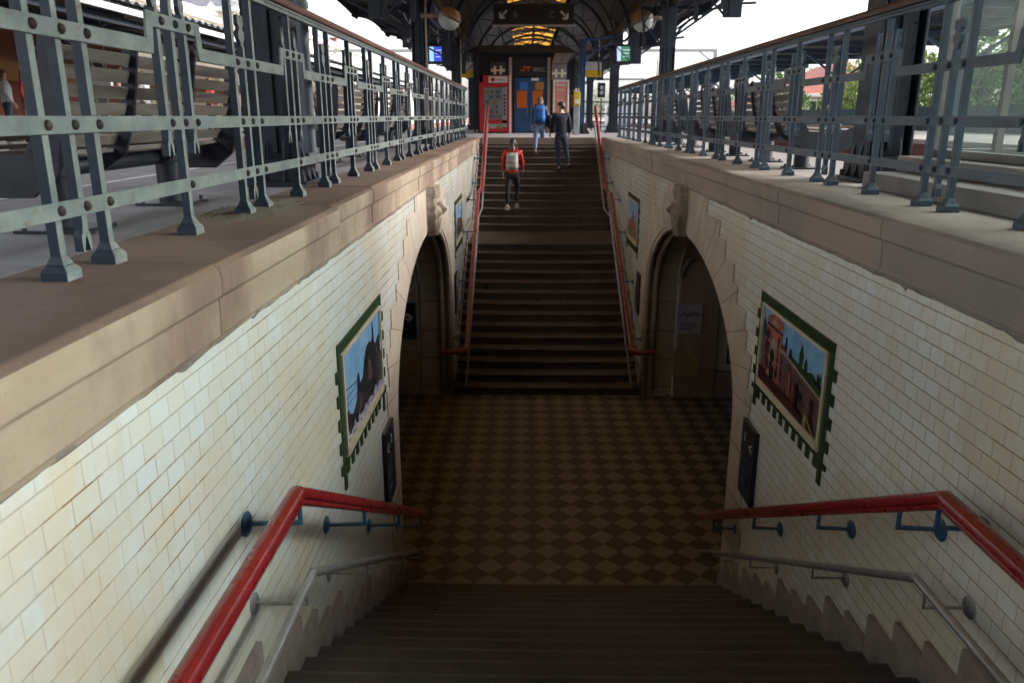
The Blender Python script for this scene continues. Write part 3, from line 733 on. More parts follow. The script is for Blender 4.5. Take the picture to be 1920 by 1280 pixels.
artR=[(M_skyblue,full),
 (M_wallp,[(0,0),(1,0),(1,.47),(.95,.46),(.45,.60),(.42,.70),(.33,.69),(.33,.0),(0,0)]),
 (M_wallp,[(0,0),(.1,0),(.1,.62),(0,.63)]),
 (M_dusk,[(0,.62),(.09,.61),(.06,.78),(.02,.86),(0,.8)]),
 (M_greenp,[(.46,.60),(.98,.47),(1,.56),(.93,.60),(.86,.62),(.82,.66),(.74,.62),(.6,.64),(.5,.66)]),
 (M_greenp,[(.64,.62),(.69,.60),(.70,.76),(.665,.90),(.63,.76)]),(M_greenp,[(.72,.60),(.77,.58),(.76,.72),(.74,.78),(.71,.68)]),
 (M_dusk,[(.47,.62),(.54,.60),(.52,.72),(.49,.74)]),(M_dusk,[(.40,.66),(.44,.66),(.43,.82),(.41,.82)]),
 (M_stonep,[(.31,.60),(.36,.64),(1,.47),(1,.435),(.36,.60)]),
 (M_sandp,[(.08,.13),(.36,.11),(.35,.78),(.34,.86),(.37,.90),(.35,.95),(.22,1.0),(.10,.93),(.07,.86),(.09,.80)]),
 (M_redp,[(.08,.80),(.36,.79),(.36,.82),(.08,.83)]),(M_stonep,[(.15,.86),(.29,.85),(.22,.95)]),
 (M_redp,[(.12,.2),(.145,.2),(.145,.74),(.12,.74)]),(M_redp,[(.30,.2),(.32,.2),(.32,.74),(.30,.74)]),
 (M_stonep,[(.18,.36),(.26,.36),(.26,.62),(.22,.68),(.18,.62)]),(M_redp,blob(.19,.30,.05,.06,9,.3,2)),(M_redp,blob(.27,.27,.04,.05,9,.3,4)),
 (M_sandp,[(.52,.16),(.55,.15),(.55,.44),(.52,.44)]),(M_stonep,[(.06,.60),(.38,.59),(.38,.615),(.06,.625)]),(M_stonep,[(.075,.40),(.37,.39),(.37,.405),(.075,.415)]),
 (M_redp,[(.10,.15),(.115,.15),(.115,.78),(.10,.78)]),(M_stonep,[(.165,.15),(.175,.15),(.175,.76),(.165,.76)]),(M_stonep,[(.275,.15),(.285,.15),(.285,.76),(.275,.76)]),(M_dusk,blob(.22,.45,.035,.09,10,.15,6)),(M_dusk,blob(.23,.22,.05,.08,9,.3,7)),
 (M_dusk,blob(.66,.30,.02,.06,8,.3,9)),(M_dusk,blob(.71,.27,.02,.06,8,.3,10)),(M_redp,[(.62,.05),(.66,.05),(.66,.40),(.62,.41)]),(M_redp,[(.86,.1),(.89,.1),(.89,.38),(.86,.39)]),(M_greenp,blob(.85,.60,.05,.06,11,.3,12)),(M_greenp,blob(.93,.56,.05,.05,11,.3,13)),(M_dusk,blob(.94,.66,.025,.07,11,.5,14)),
 (M_redp,[(0,0),(.78,0),(.80,.10),(.5,.14),(.1,.16),(0,.2)]),
 (M_yelp,[(.80,0),(.98,0),(.84,.16),(.80,.17)]),(M_redp,[(.84,.02),(.94,.0),(.84,.12)])]
artF=[(M_skyblue,full),(M_sandp,[(0,0),(1,0),(1,.4),(.8,.45),(.6,.6),(.55,.8),(.45,.62),(.3,.5),(.1,.4),(0,.38)]),(M_yelp,[(0,0),(1,0),(1,.2),(.5,.26),(0,.16)])]
artG=[(M_skyblue,full),(M_dusk,[(0,0),(1,0),(1,.45),(.8,.5),(.6,.42),(.3,.5),(.1,.4),(0,.45)]),(M_wallp,[(.2,.3),(.8,.3),(.8,.5),(.5,.6),(.2,.5)])]
PX=.04
picture(-1,5.68,7.22,-2.50,-1.76,artL,'tile picture of dark trees against blue sky, on the sunlit wall before the arch')
picture(1,5.70,7.30,-2.44,-1.73,artR,'tile picture of a red sandstone gateway and long wall, before the arch',mirror=True)
picture(-1,15.75,17.25,-2.45,-1.75,artG,'small far tile picture of blue sky over dark ground beside the far stairs')
picture(1,16.0,17.5,-2.50,-1.72,artF,'small far tile picture of blue sky, red rocks and yellow field beside the far stairs')
# ---------------------------------------------------------------- direction signs on the walls
def wallsign(side,y0,y1,z0,z1,label):
    x=WL if side<0 else WR; i_=-side
    r=thing('direction_sign',(x,(y0+y1)/2,z0),label,'sign','dark signs by the arches')
    b=MB(); b.box(min(x,x+i_*.045),max(x,x+i_*.045),y0,y1,z0,z1); b.build('sign_board',M_sign,r,bevel=.012)
    xf=x+i_*.046; yd=(0,1,0) if side<0 else (0,-1,0)
    # facing the stairs: text runs left to right for someone looking at the wall
    ys=y0+.05 if side<0 else y1-.05
    text('<',  'arrow',.20,(xf,ys+ (0 if side<0 else -.22),z1-.28),yd,(0,0,1),M_wht,r)
    text('2','number',.12,(xf,ys+(.22 if side<0 else -.05),z1-.20),yd,(0,0,1),M_wht,r)
    gy=plain('faded_sign_lettering',(.14,.17,.24),.5)
    for k,tx in enumerate(('Voie B','Voie C','Sortie')):
        text(tx,'lettering',.075,(xf,ys,z1-.42-.11*k),yd,(0,0,1),gy,r)
wallsign(-1,7.12,7.60,-3.80,-3.0,'tall dark blue direction sign on the sunlit wall, before its arch')
wallsign(1,7.12,7.58,-3.78,-2.97,'tall dark blue direction sign on the shaded wall, before its arch')
wallsign(-1,15.2,15.66,-3.80,-3.0,'dark blue direction sign at the foot of the far stairs, sunlit wall')
wallsign(1,15.2,15.66,-3.80,-3.0,'dark blue direction sign at the foot of the far stairs, shaded wall')
# ---------------------------------------------------------------- iron railings
PER=2.06
M_paintD=mat('navy_shade_and_rivets',(.026,.045,.075),.42,(.02,.034,.055),7,bstr=.15,bscale=30,c3=(.10,.07,.05),s3=22,lo3=.64,hi3=.78,rv=.1)  # navy stands in for shade on left posts and bars; plain colour on right rivets
def shade_faces(o,side):
    # light and shade put into colour: pale stairwell faces, navy on the shaded ones
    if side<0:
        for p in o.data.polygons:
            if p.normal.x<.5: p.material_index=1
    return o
def railing(side,x,ya,label,mt,mw,y_start,y_end):
    root=thing('iron_railing',(x,(y_start+y_end)/2,G),label,'railing','riveted railings round the stairwell')
    s=-side            # towards the stairwell
    fx=x+s*.024        # face of the bars
    def flat(b,y0,y1,z,h=.066,t=.012): b.box(min(fx,fx+s*t),max(fx,fx+s*t),y0,y1,z-h/2,z+h/2)
    def rivet(b,y,z): b.lathe([(.021,0),(.020,s*.007),(.013,s*.014),(.001,s*.018)],(fx+s*.012,y,z),'x',10)
    cA=[];cB=[]
    k=-6
    while True:
        a=ya+PER*k; k+=1
        if a>y_end+1: break
        if y_start+.2<a<y_end-.2: cA.append(a)
        if y_start+.2<a+PER/2<y_end-.2: cB.append(a+PER/2)
    ZB,ZM,ZL,ZH,ZT=-.343,-.032,.315,.437,.76
    dA,dB=.18,.155
    b=MB(); rv=MB()
    flat(b,y_start,y_end,ZB); b.build('lower_rail',mt,root,bevel=.003)
    b=MB(); flat(b,y_start,y_end,ZM); b.build('middle_rail',mt,root,bevel=.003)
    # meander rail
    b=MB(); pts=[]; hh=.033
    y=y_start; low=True; segs=[]
    cen=sorted([(c,'B') for c in cB])
    for c,_ in cen:
        e0,e1=c-.27,c+.27
        flat(b,y,e0-.035,ZL); flat(b,e0,e1,ZH)
        # slanted links
        for ys_,yt,sg in ((e0-.035,e0,1),(e1+.035,e1,-1)):
            P=[(ys_-.035*sg,ZL+hh),(ys_-.035*sg+.0,ZL-hh),(ys_+.03*sg,ZL-hh),(yt+.035*sg,ZH-hh),(yt+.035*sg,ZH+hh),(yt-.035*sg,ZH+hh),(ys_-.035*sg,ZL+hh)][:6]
            xx=(fx+s*.0005,fx+s*.0125)
            b.prism([(p[0],p[1]) for p in ([(ys_-.03*sg,ZL-hh),(ys_+.035*sg,ZL-hh),(yt+.035*sg,ZH+hh),(yt-.035*sg,ZH+hh)])],'x',min(xx),max(xx))
        y=e1+.035
    flat(b,y,y_end,ZL); b.build('meander_rail',mt,root)
    b=MB(); b.box(x-.03,x+.03,y_start,y_end,ZT-.02,ZT-.003); b.box(x-.022,x+.022,y_start,y_end,ZT-.045,ZT-.02)
    b.build('top_bar',mt,root,bevel=.004)
    b=MB(); b.prism([(x-.05,ZT),(x+.05,ZT),(x+.058,ZT+.018),(x+.052,ZT+.04),(x+.03,ZT+.058),(x-.03,ZT+.058),(x-.052,ZT+.04),(x-.058,ZT+.018)],'y',y_start-.05,y_end+.03)
    b.build('wooden_handrail',mw,root,bevel=.006)
    h=.021
    def post(c):
        b=MB(); b.box(x-h,x+h,c-h,c+h,G+.09,ZT-.045)
        # flared foot
        z0=G+.022
        for (a0,za,a1,zb) in ((.052,z0-.02,.052,z0+.032),(.052,z0+.032,.036,z0+.052),(.036,z0+.052,.022,z0+.085)):
            v=[(x-a0,c-a0,za),(x+a0,c-a0,za),(x+a0,c+a0,za),(x-a0,c+a0,za),(x-a1,c-a1,zb),(x+a1,c-a1,zb),(x+a1,c+a1,zb),(x-a1,c+a1,zb)]
            b.add(v,[(0,1,5,4),(1,2,6,5),(2,3,7,6),(3,0,4,7),(3,2,1,0),(4,5,6,7)])
        shade_faces(b.build('post',[mt,M_paintD],root,bevel=.003),side)
    def bar(c,z0,z1,orn):
        b=MB(); b.box(x-h*.9,x+h*.9,c-h*.9,c+h*.9,z0+.10,z1-.0)
        w_=.022
        # split tail like an open pair of jaws
        L=[(c-.019,z0+.11),(c-.019,z0+.085),(c-.034,z0+.055),(c-.034,z0),(c-.022,z0-.004),(c-.008,z0+.045),(c+.008,z0+.045),(c+.022,z0-.004),(c+.034,z0),(c+.034,z0+.055),(c+.019,z0+.085),(c+.019,z0+.11)]
        for P in (L[:6]+[(c,z0+.06),(c,z0+.11)],[(c,z0+.11),(c,z0+.06)]+L[6:]):
            b.prism(P,'x',x-.017,x+.017)
        if orn=='A':   # two-lobed shield
            for sg in (-1,1):
                P=[(c,z1-.005),(c+sg*.022,z1-.003),(c+sg*.030,z1+.03),(c+sg*.050,z1+.045),(c+sg*.052,z1+.085),(c+sg*.030,z1+.10),(c+sg*.030,z1+.115),(c+sg*.052,z1+.13),(c+sg*.052,z1+.17),(c+sg*.036,z1+.185),(c+sg*.012,z1+.182),(c,z1+.165)]
                b.prism(P,'x',x-.012,x+.012)
        else:
            for sg in (-1,1):
                P=[(c,z1-.005),(c+sg*.018,z1-.003),(c+sg*.034,z1+.035),(c+sg*.028,z1+.075),(c+sg*.030,z1+.12),(c+sg*.022,z1+.125),(c+sg*.006,z1+.07),(c,z1+.06)]
                b.prism(P,'x',x-.012,x+.012)
        shade_faces(b.build('short_bar',[mt,M_paintD],root),side)
    for c in cA:
        post(c-dA); post(c+dA); bar(c,-.52,ZL+.10,'A')
        for q in (-dA,0,dA):
            for z in (ZB,ZM,ZL): rivet(rv,c+q,z)
    for c in cB:
        post(c); bar(c-dB,-.19,ZH+.06,'B'); bar(c+dB,-.19,ZH+.06,'B')
        rivet(rv,c,ZB)
        for q in (-dB,0,dB):
            for z in (ZM,ZH): rivet(rv,c+q,z)
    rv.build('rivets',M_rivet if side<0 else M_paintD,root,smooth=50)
    return root
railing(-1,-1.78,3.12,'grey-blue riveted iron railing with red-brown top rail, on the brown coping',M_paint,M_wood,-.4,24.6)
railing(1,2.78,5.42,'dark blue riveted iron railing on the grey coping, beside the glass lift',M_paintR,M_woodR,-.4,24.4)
# end posts and small return rail beyond the head of the stairs
# ---------------------------------------------------------------- canopy columns
def column(x,y,label,w_=.17,m=None,top=2.6):
    m=m or M_navy
    r=thing('canopy_column',(x,y,G),label,'column','iron columns carrying the canopy')
    b=MB(); t=.02
    # riveted cross section: web plates plus flanges
    b.box(x-w_+.02,x+w_-.02,y-t,y+t,G+.3,top); b.box(x-t,x+t,y-w_+.02,y+w_-.02,G+.3,top)
    b.box(x-w_*.72,x+w_*.72,y-w_*.72,y+w_*.72,G+.2,top)
    for sg in (-1,1): b.box(x+sg*w_-.013,x+sg*w_+.013,y-w_*.98,y+w_*.98,G+.2,top)
    b.build('shaft',m,r,bevel=.004)
    b=MB(); b.box(x-.30,x+.30,y-.30,y+.30,G,G+.045); b.box(x-w_*1.25,x+w_*1.25,y-w_*1.25,y+w_*1.25,G+.045,G+.24)
    for sx,sy in ((1,0),(-1,0),(0,1),(0,-1)):
        for o_ in (-.09,.09):
            if sx: P=[(x+sx*w_,G+.045),(x+sx*.29,G+.045),(x+sx*.27,G+.09),(x+sx*w_*1.02,G+.42)]; b.prism(P,'y',y+o_-.012,y+o_+.012)
            else:  P=[(y+sy*w_,G+.045),(y+sy*.29,G+.045),(y+sy*.27,G+.09),(y+sy*w_*1.02,G+.42)]; b.prism(P,'x',x+o_-.012,x+o_+.012)
    for sx in (-1,1):
        for sy in (-1,1): b.lathe([(.03,0),(.03,.05),(.015,.06)],(x+sx*.25,y+sy*.25,G+.045),'z',8)
    b.build('base',M_cast,r,bevel=.004)
    b=MB()
    for z in [G+.35+i*.22 for i in range(14)]:
        for sx in (-1,1):
            for q in (-.11,.11):
                b.lathe([(.014,0),(.012,-.008),(.001,-.011)],(x+sx*w_*.6,y-w_*.98 if False else y-w_*.72,z),'y',6)
    b.build('rivets',M_cast,r)
    # curved roof brackets outward
    b=MB(); sg=-1 if x<XC else 1
    P=[(x+sg*(w_+1.9*(1-math.cos(PI/2*i/8))),y,top-.9+.9*math.sin(PI/2*i/8)) for i in range(9)]
    b.tube(P,.035,6); b.bar((x+sg*w_,y,top-.02),(x+sg*2.6,y,top+.28),.06,.08)
    for i in (3,5,7): b.bar(P[i],(P[i][0],y,top+.1),.03,.03)
    b.build('roof_bracket',m,r)
    return r
CL=[(-2.28,7.5,M_navy),(-2.40,18.9,M_navy),(-2.42,29.0,M_navy),(-2.5,38.5,M_navy),(-2.5,49,M_navy)]
CR=[(3.50,8.0,M_navy),(3.44,20.3,M_navy),(3.42,31.9,M_navy),(3.40,43.5,M_navy)]
labL=['massive navy iron column just behind the grey-blue railing','navy column with a globe lamp, behind the grey-blue railing','navy column beside the blue departure screen','navy column standing left of the red vending machine','far navy column beyond the ticket kiosk']
labR=['massive navy iron column beside the glass lift','navy column with a globe lamp, behind the dark blue railing','navy column next to the green departure screen, carrying a grey box','far navy column behind the yellow hanging sign']
for (x,y,m),l in zip(CL,labL): column(x,y,l,.20 if y<10 else .155,m)
for (x,y,m),l in zip(CR,labR): column(x,y,l,.20 if y<10 else .155,m)
column(2.02,29.6,'bright blue column beside the yellow ticket validator',.10,mat('bright_blue_column',(.03,.09,.24),.4,(.02,.06,.17),5))
column(2.05,36.5,'thin dark blue column right of the red framed poster',.12,M_navy)
# pale edge strips (cable duct) on the left columns
for (x,y),l in (((-2.225,18.7),'pale cable duct on the column with the globe lamp'),((-2.245,28.8),'pale cable duct on the column by the blue screen'),((-2.1,7.3),'grey drainpipe strapped to the massive column behind the grey-blue railing')):
    b=MB(); big=y<10
    b.tube([(x+ (.15 if big else 0),y,G+.3),(x+(.15 if big else 0),y,2.5)],.055 if big else .022,12)
    if big:
        for z in (-.1,.35,.9,1.4): b.lathe([(.066,z),(.066,z+.05)],(x+.15,y,0),'z',12)
    tag(b.build('drain_pipe' if big else 'cable_duct',M_navylite if big else mat('pale_duct',(.36,.31,.27),.6,(.25,.21,.19),8),smooth=40),l,'pipe')
# ---------------------------------------------------------------- canopy roof
CY0,CY1=-40.3,60.0
root=thing('platform_canopy',(XC,30,2.6),'dark boarded barrel canopy with amber roof lights over the stairs','canopy')
prof=[(-5.05,2.70),(-2.5,3.0)]
na=14; cr=2.95
arc=[(XC-cr*math.cos(PI*i/na),3.0+1.75*math.sin(PI*i/na)) for i in range(na+1)]
full_prof=[(-5.05,3.10),(-4.6,3.14)]+arc+[(4.8,3.2),(5.25,3.16)]
L0=4; R0=na-4   # the skylight gap lies between arc[5] and arc[9]
def shell(pf,t,b,y0,y1):
    n=len(pf)
    for (a,c) in zip(pf[:-1],pf[1:]):
        b.prism([a,c,(c[0],c[1]+t),(a[0],a[1]+t)],'y',y0,y1)
b=MB(); shell(full_prof[:2+6],.09,b,CY0,CY1); b.build('roof_boards',[M_roofu],root)
b=MB(); shell(full_prof[2+9:],.09,b,CY0,CY1); b.build('roof_boards',[M_roofu],root)
# skylight
m,nt,bb=nmat('amber_glass'); bb.inputs['Base Color'].default_value=(.80,.45,.10,1); bb.inputs['Roughness'].default_value=.3
tl=nt.nodes.new('ShaderNodeBsdfTranslucent'); tl.inputs[0].default_value=(.95,.55,.12,1); ms=nt.nodes.new('ShaderNodeMixShader')
nt.links.new(mix(nt,ramp(nt,noise(nt,objco(nt),2.5,5,.7),.4,.62),(.95,.66,.24),(.10,.06,.03)),tl.inputs[0])
ms.inputs[0].default_value=.85
nt.links.new(bb.outputs[0],ms.inputs[1]); nt.links.new(tl.outputs[0],ms.inputs[2]); nt.links.new(ms.outputs[0],nt.nodes['Material Output'].inputs[0]); M_amber=m
sk=full_prof[2+5:2+10]
b=MB(); shell(sk,.01,b,8,CY1-1); b.build('skylight_glass',M_amber,root)
b=MB()
shell([(p[0],p[1]-.03) for p in sk],.10,b,CY0,8.0)
for k in range(0,9):
    y=7.7+5.7*k; shell([(p[0],p[1]-.06) for p in sk],.05,b,y-.5,y+.9)
for p in sk[0::2]+[sk[-1]]: b.box(p[0]-.07,p[0]+.07,CY0,CY1,p[1]-.09,p[1]-.02)
rr=random.Random(5)
y=8
while y<58:
    for (xa,xb) in ((sk[0][0],sk[2][0]),(sk[2][0],sk[4][0])):
        z=4.60
        b.bar((xa,y,z),(xb,y+rr.choice((-1,1))*2.6+0.01,z+.02),.07,.05)
    y+=1.9
b.build('skylight_bars',M_roofu,root)
for y in [-9.4+5.7*i for i in range(13)]:
    b=MB()
    rib=[(XC-2.72*math.cos(PI*i/20),1.5+2.9*math.sin(PI*i/20)**.8) for i in range(21)]
    for a,c in zip(rib[:-1],rib[1:]): b.bar((a[0],y,a[1]),(c[0],y,c[1]),.10,.07,up=(0,1,0))
    rib2=[(XC-2.25*math.cos(PI*i/20),1.45+2.45*math.sin(PI*i/20)**.8) for i in range(21)]
    for a,c in zip(rib2[:-1],rib2[1:]): b.bar((a[0],y,a[1]),(c[0],y,c[1]),.06,.05,up=(0,1,0))
    for i in range(0,20,2):
        b.bar((rib[i][0],y,rib[i][1]),(rib2[i+1][0],y,rib2[i+1][1]),.03,.03); b.bar((rib2[i+1][0],y,rib2[i+1][1]),(rib[i+2][0],y,rib[i+2][1]),.03,.03)
    b.box(-2.5,-2.3,y-.05,y+.05,1.5,3.0); b.box(3.2,3.4,y-.05,y+.05,1.5,3.0)
    for i in (6,10,14): b.bar((rib[i][0],y,rib[i][1]),(arc[int(i*na/20)][0],y,arc[int(i*na/20)][1]),.05,.05)
    # outriggers to the eaves
    for sg,xa,xe in ((-1,-2.5,-5.0),(1,3.4,5.2)):
        b.bar((xa,y,3.02),(xe,y,3.06),.08,.10); b.bar((xa,y,1.75),(xe,y,2.98),.05,.05); b.bar((xa+sg*1.0,y,2.3),(xa+sg*1.0,y,3.0),.04,.04)
    b.build('roof_truss',M_navy,root)
for xs in (-2.4,3.3):
    b=MB(); b.box(xs-.08,xs+.08,CY0,CY1,2.72,3.0)
    for k in range(50):
        y=CY0+2*k; b.bar((xs,y,2.74),(xs,y+1,2.4),.04,.04); b.bar((xs,y+1,2.4),(xs,y+2,2.74),.04,.04)
    b.box(xs-.04,xs+.04,CY0,CY1,2.36,2.44); b.build('lattice_girder',M_navy,root)
# purlins under the side roofs
b=MB()
for xs,z in ((-3.3,3.08),(-4.2,3.12),(4.1,3.13),(4.8,3.17)): b.box(xs-.04,xs+.04,CY0,CY1,z-.1,z)
b.build('purlins',M_navy,root)
# scalloped eaves boards
for xe,ze in ((-5.07,3.10),(5.27,3.16)):
    y=CY0+2.3
    while y<CY1-5:
        b=MB(); P=[(y,ze+.12),(y,ze-.30),(y+.35,ze-.30)]+[(y+.35+5.0*i/12,ze-.24+.14*math.sin(PI*i/12)) for i in range(13)]+[(y+5.35,ze-.30),(y+5.7,ze-.30),(y+5.7,ze+.12)]
        b.prism(P,'x',xe-.025,xe+.025); y+=5.72
        b.build('eaves_board',M_roofu,root)
b=MB(); b.prism([(p[0],p[1]) for p in full_prof]+[(5.2,2.9),(3.3,2.6),(-2.4,2.6),(-5.0,2.9)],'y',CY1-.1,CY1); b.build('gable_boards',M_roofu,root)
# ---------------------------------------------------------------- station across the tracks (sunlit-wall side)
M_cream2=mat('cream_render',(.62,.57,.48),.8,(.54,.48,.38),1.5)
M_slate=mat('grey_slate_roof',(.17,.17,.20),.7,(.11,.11,.13),3)
M_roofred=mat('red_tile_roof',(.36,.12,.09),.8,(.26,.08,.06),6)
M_win=plain('dark_window_glass',(.04,.05,.06),.15)
M_trimw=plain('white_trim',(.68,.67,.63),.6)
b=MB(); b.box(-40,-8.66,-60,120,-1.40,G); o=b.build('platform',M_conc); tag(o,'main platform across the tracks, pale paving','platform',kind='structure')
b=MB(); b.box(-8.68,-8.6,-12,120,-1.37,G-.06); b.box(-8.85,-8.55,-12,120,G-.058,G+.005); o=b.build('platform_face',[M_brick]); tag(o,'red brick face and nosing of the platform across the tracks','brick face',kind='structure')
b=MB(); b.box(8.5,13.5,-12,110,-1.40,G+.14); o=b.build('platform',M_conc); tag(o,'pale platform beyond the tracks under the blue canopy','platform',kind='structure')
b=MB(); b.box(8.42,8.5,-12,110,-1.37,G+.05)
for zz in (-1.1,-.85): b.box(8.40,8.42,-12,110,zz,zz+.02)
o=b.build('platform_face',mat('dark_red_brick',(.17,.07,.06),.85,(.11,.05,.045),6)); tag(o,'dark red brick face of the platform under the blue canopy','brick face',kind='structure')
def house(name,label,x0,x1,y0,y1,z1,wallm,roofm,rh,wins=(),face='x1',hip=1.5,cat='building',zb=None):
    zb=G if zb is None else zb
    r=thing(name,((x0+x1)/2,(y0+y1)/2,zb),label,cat)
    b=MB(); b.box(x0,x1,y0,y1,zb,z1); b.build('wall',wallm,r)
    b=MB(); b.box(x0-.25,x1+.3,y0-.25,y1+.25,z1-.12,z1+.12); b.build('cornice',M_trimw,r,bevel=.03)
    if rh:
        xm=(x0+x1)/2; z=z1+.12
        v=[(x0-.2,y0-.2,z),(x1+.2,y0-.2,z),(x1+.2,y1+.2,z),(x0-.2,y1+.2,z),(xm,y0+hip,z+rh),(xm,y1-hip,z+rh)]
        b=MB(); b.add(v,[(0,1,4),(1,2,5,4),(2,3,5),(3,0,4,5),(0,3,2,1)]); rf=b.build('roof',roofm,r)
        b=MB(); b.box(xm-.3,xm+.3,y0+hip+.5,y0+hip+1.2,z+rh-.5,z+rh+.8); b.box(xm-.38,xm+.38,y0+hip+.42,y0+hip+1.28,z+rh+.8,z+rh+.9); b.build('chimney',M_brick,rf)
    for (a,c,e,f_) in wins:
        if face=='x1':
            b=MB(); t=.09
            b.box(x1,x1+.06,a-t,c+t,f_,f_+t); b.box(x1,x1+.1,a-t,c+t,e-t,e); b.box(x1,x1+.06,a-t,a,e,f_); b.box(x1,x1+.06,c,c+t,e,f_); b.box(x1,x1+.05,(a+c)/2-.03,(a+c)/2+.03,e,f_); b.box(x1,x1+.05,a,c,(e+f_)/2-.02,(e+f_)/2+.02)
            w_=b.build('window',M_trimw,r); b=MB(); b.box(x1-.02,x1+.02,a,c,e,f_); b.build('pane',M_win,w_)
        else:
            b=MB(); t=.09
            b.box(a-t,c+t,y0-.06,y0,f_,f_+t); b.box(a-t,c+t,y0-.1,y0,e-t,e); b.box(a-t,a,y0-.06,y0,e,f_); b.box(c,c+t,y0-.06,y0,e,f_); b.box((a+c)/2-.03,(a+c)/2+.03,y0-.05,y0,e,f_)
            w_=b.build('window',M_trimw,r); b=MB(); b.box(a,c,y0-.02,y0+.02,e,f_); b.build('pane',M_win,w_)
    return r
W=[(y,y+1.0,3.0,4.3) for y in (8.5,11.5,14.5,17.5,20.5,31,34,37,40)]
bb_=house('station_building','station building with red brick ground floor seen below the opposite canopy',-26,-14.6,4,30,2.9,M_brick,M_slate,0,[(y,y+1.3,-.2,1.9) for y in (6,9.5,13,16.5,20,24,27)])
r=house('station_wing','cream station wing with white balustrade above the corrugated canopy',-24,-16,30,43,4.7,M_cream2,M_slate,0,[(y,y+.9,2.9,4.1) for y in (32,35,38,40.8)])
b=MB(); b.box(-16.3,-15.9,30,43.2,5.0,5.1)
for k in range(44): b.box(-16.16,-16.04,30+.3*k,30.12+.3*k,4.8,5.0)
b.lathe([(.12,5.1),(.22,5.25),(.2,5.4),(.02,5.6)],(-16.1,43.0,0),'z',10); b.build('balustrade',M_trimw,r)
r=house('grey_roofed_building','tall building with grey slate roof behind the cream wing',-36,-22,24,48,5.5,M_cream2,M_slate,5.2,(),hip=5)
r=house('station_hall','pale station hall with grey roof and dormer above the corrugated canopy',-30,-16,46,84,5.6,M_cream2,M_slate,3.2,[(y,y+1.0,3.2,4.6) for y in range(48,82,4)],hip=4)
b=MB(); b.box(-17.4,-15.7,50.5,53.5,5.6,7.4); b.prism([(50.2,7.4),(53.8,7.4),(52,8.5)],'x',-17.6,-15.5); d=b.build('dormer',M_trimw,r)
b=MB(); b.box(-15.72,-15.66,51.0,51.7,6.1,7.1); b.box(-15.72,-15.66,52.2,52.9,6.1,7.1); b.build('pane',M_win,d)
house('gabled_house','small pale house with windows beyond the end of the station hall',-24,-17,88,104,4.6,M_cream2,M_slate,2.4,[(y,y+1,2.6,3.9) for y in (90,94,98)],hip=.2)
house('pink_building','pinkish flat roofed building beyond the station hall',-22,-16,108,126,4.6,mat('pink_render',(.5,.36,.32),.8),M_slate,0,[(y,y+1.4,2,3.4) for y in (110,115,120)])
# canopy in front of it
r=thing('station_canopy',(-11,30,G),'dark canopy with corrugated edge along the platform across the tracks','canopy')
b=MB(); b.prism([(-8.9,2.30),(-15,3.05),(-15,3.13),(-8.9,2.38)],'y',-12,84); b.build('roof_deck',M_roofu,r)
b=MB(); k=0; y=-12; vs=[];fs=[]
n=int(96/.11)
for i in range(n+1):
    yy=-12+i*.11; zz=.05*math.sin(i*PI/2*1.0+.8)
    for x_,z_ in ((-8.72,2.36),(-15,3.16)): vs.append((x_,yy,z_+zz+.06))
for i in range(n): fs.append((2*i,2*i+2,2*i+3,2*i+1))
b.add(vs,fs); b.build('corrugated_sheet',M_roofo,r)
b=MB(); b.box(-8.86,-8.78,-12,84,2.16,2.30); b.build('gutter',mat('pale_gutter',(.5,.5,.5),.5),r,bevel=.01)
b=MB(); b.box(-9.2,-9.1,-12,84,1.98,2.12); b.box(-13.1,-13.0,-12,84,2.5,2.7)
for k in range(17): b.bar((-9.1,-9+5.6*k,2.2),(-14.6,-9+5.6*k,2.9),.08,.12)
b.build('beams',M_navy,r)
b=MB(); b.box(-13.6,-13.5,6,60,.9,1.4); o=b.build('yellow_sign_band',mat('amber_timber_band',(.30,.15,.04),.6,(.2,.09,.03),6,aniso=(1,6,1)),r)
for k in range(15):
    y=-9+5.6*k
    b=MB(); b.lathe([(.17,G),(.17,G+.4),(.10,G+.5),(.09,1.7),(.13,1.8),(.13,2.05)],(-10.3,y,0),'z',12)
    for sg in (-1,1): b.tube([(-10.3+sg*(.1+1.1*(1-math.cos(PI/2*i/6))),y,1.0+1.15*math.sin(PI/2*i/6)) for i in range(7)],.035,6)
    for sg in (-1,1): b.tube([(-10.3,y+sg*(.1+1.1*(1-math.cos(PI/2*i/6))),1.0+1.0*math.sin(PI/2*i/6)) for i in range(7)],.035,6)
    b.build('post',M_navy,r,smooth=40)
# blue canopy on the other side
r=thing('blue_canopy',(11,30,G),'dark blue platform canopy across the tracks by the green trees','canopy')
b=MB(); b.prism([(8.6,2.42),(11,2.9),(13.4,2.42),(13.4,2.34),(11,2.82),(8.6,2.34)],'y',-8,84); b.build('roof_deck',M_roofu,r)
b=MB(); b.box(8.56,8.64,-8,84,2.12,2.44); b.box(9.5,9.6,-8,84,2.3,2.5); b.box(12.4,12.5,-8,84,2.3,2.5)
for k in range(30): b.bar((8.6,-7+3.1*k,2.25),(13.4,-7+3.1*k,2.25),.07,.16)
b.build('beams',mat('blue_beam_paint',(.03,.065,.12),.45,(.02,.045,.085),4),r)
for k in range(11):
    y=-3+8.0*k; b=MB()
    b.lathe([(.2,G+.14),(.2,G+.4),(.13,G+.5),(.13,2.3)],(11,y,0),'z',12)
    for sg in (-1,1): b.bar((11,y,1.2),(11+sg*1.5,y,2.25),.07,.07)
    b.build('post',mat('blue_post_paint',(.03,.08,.19),.4),r,smooth=40)
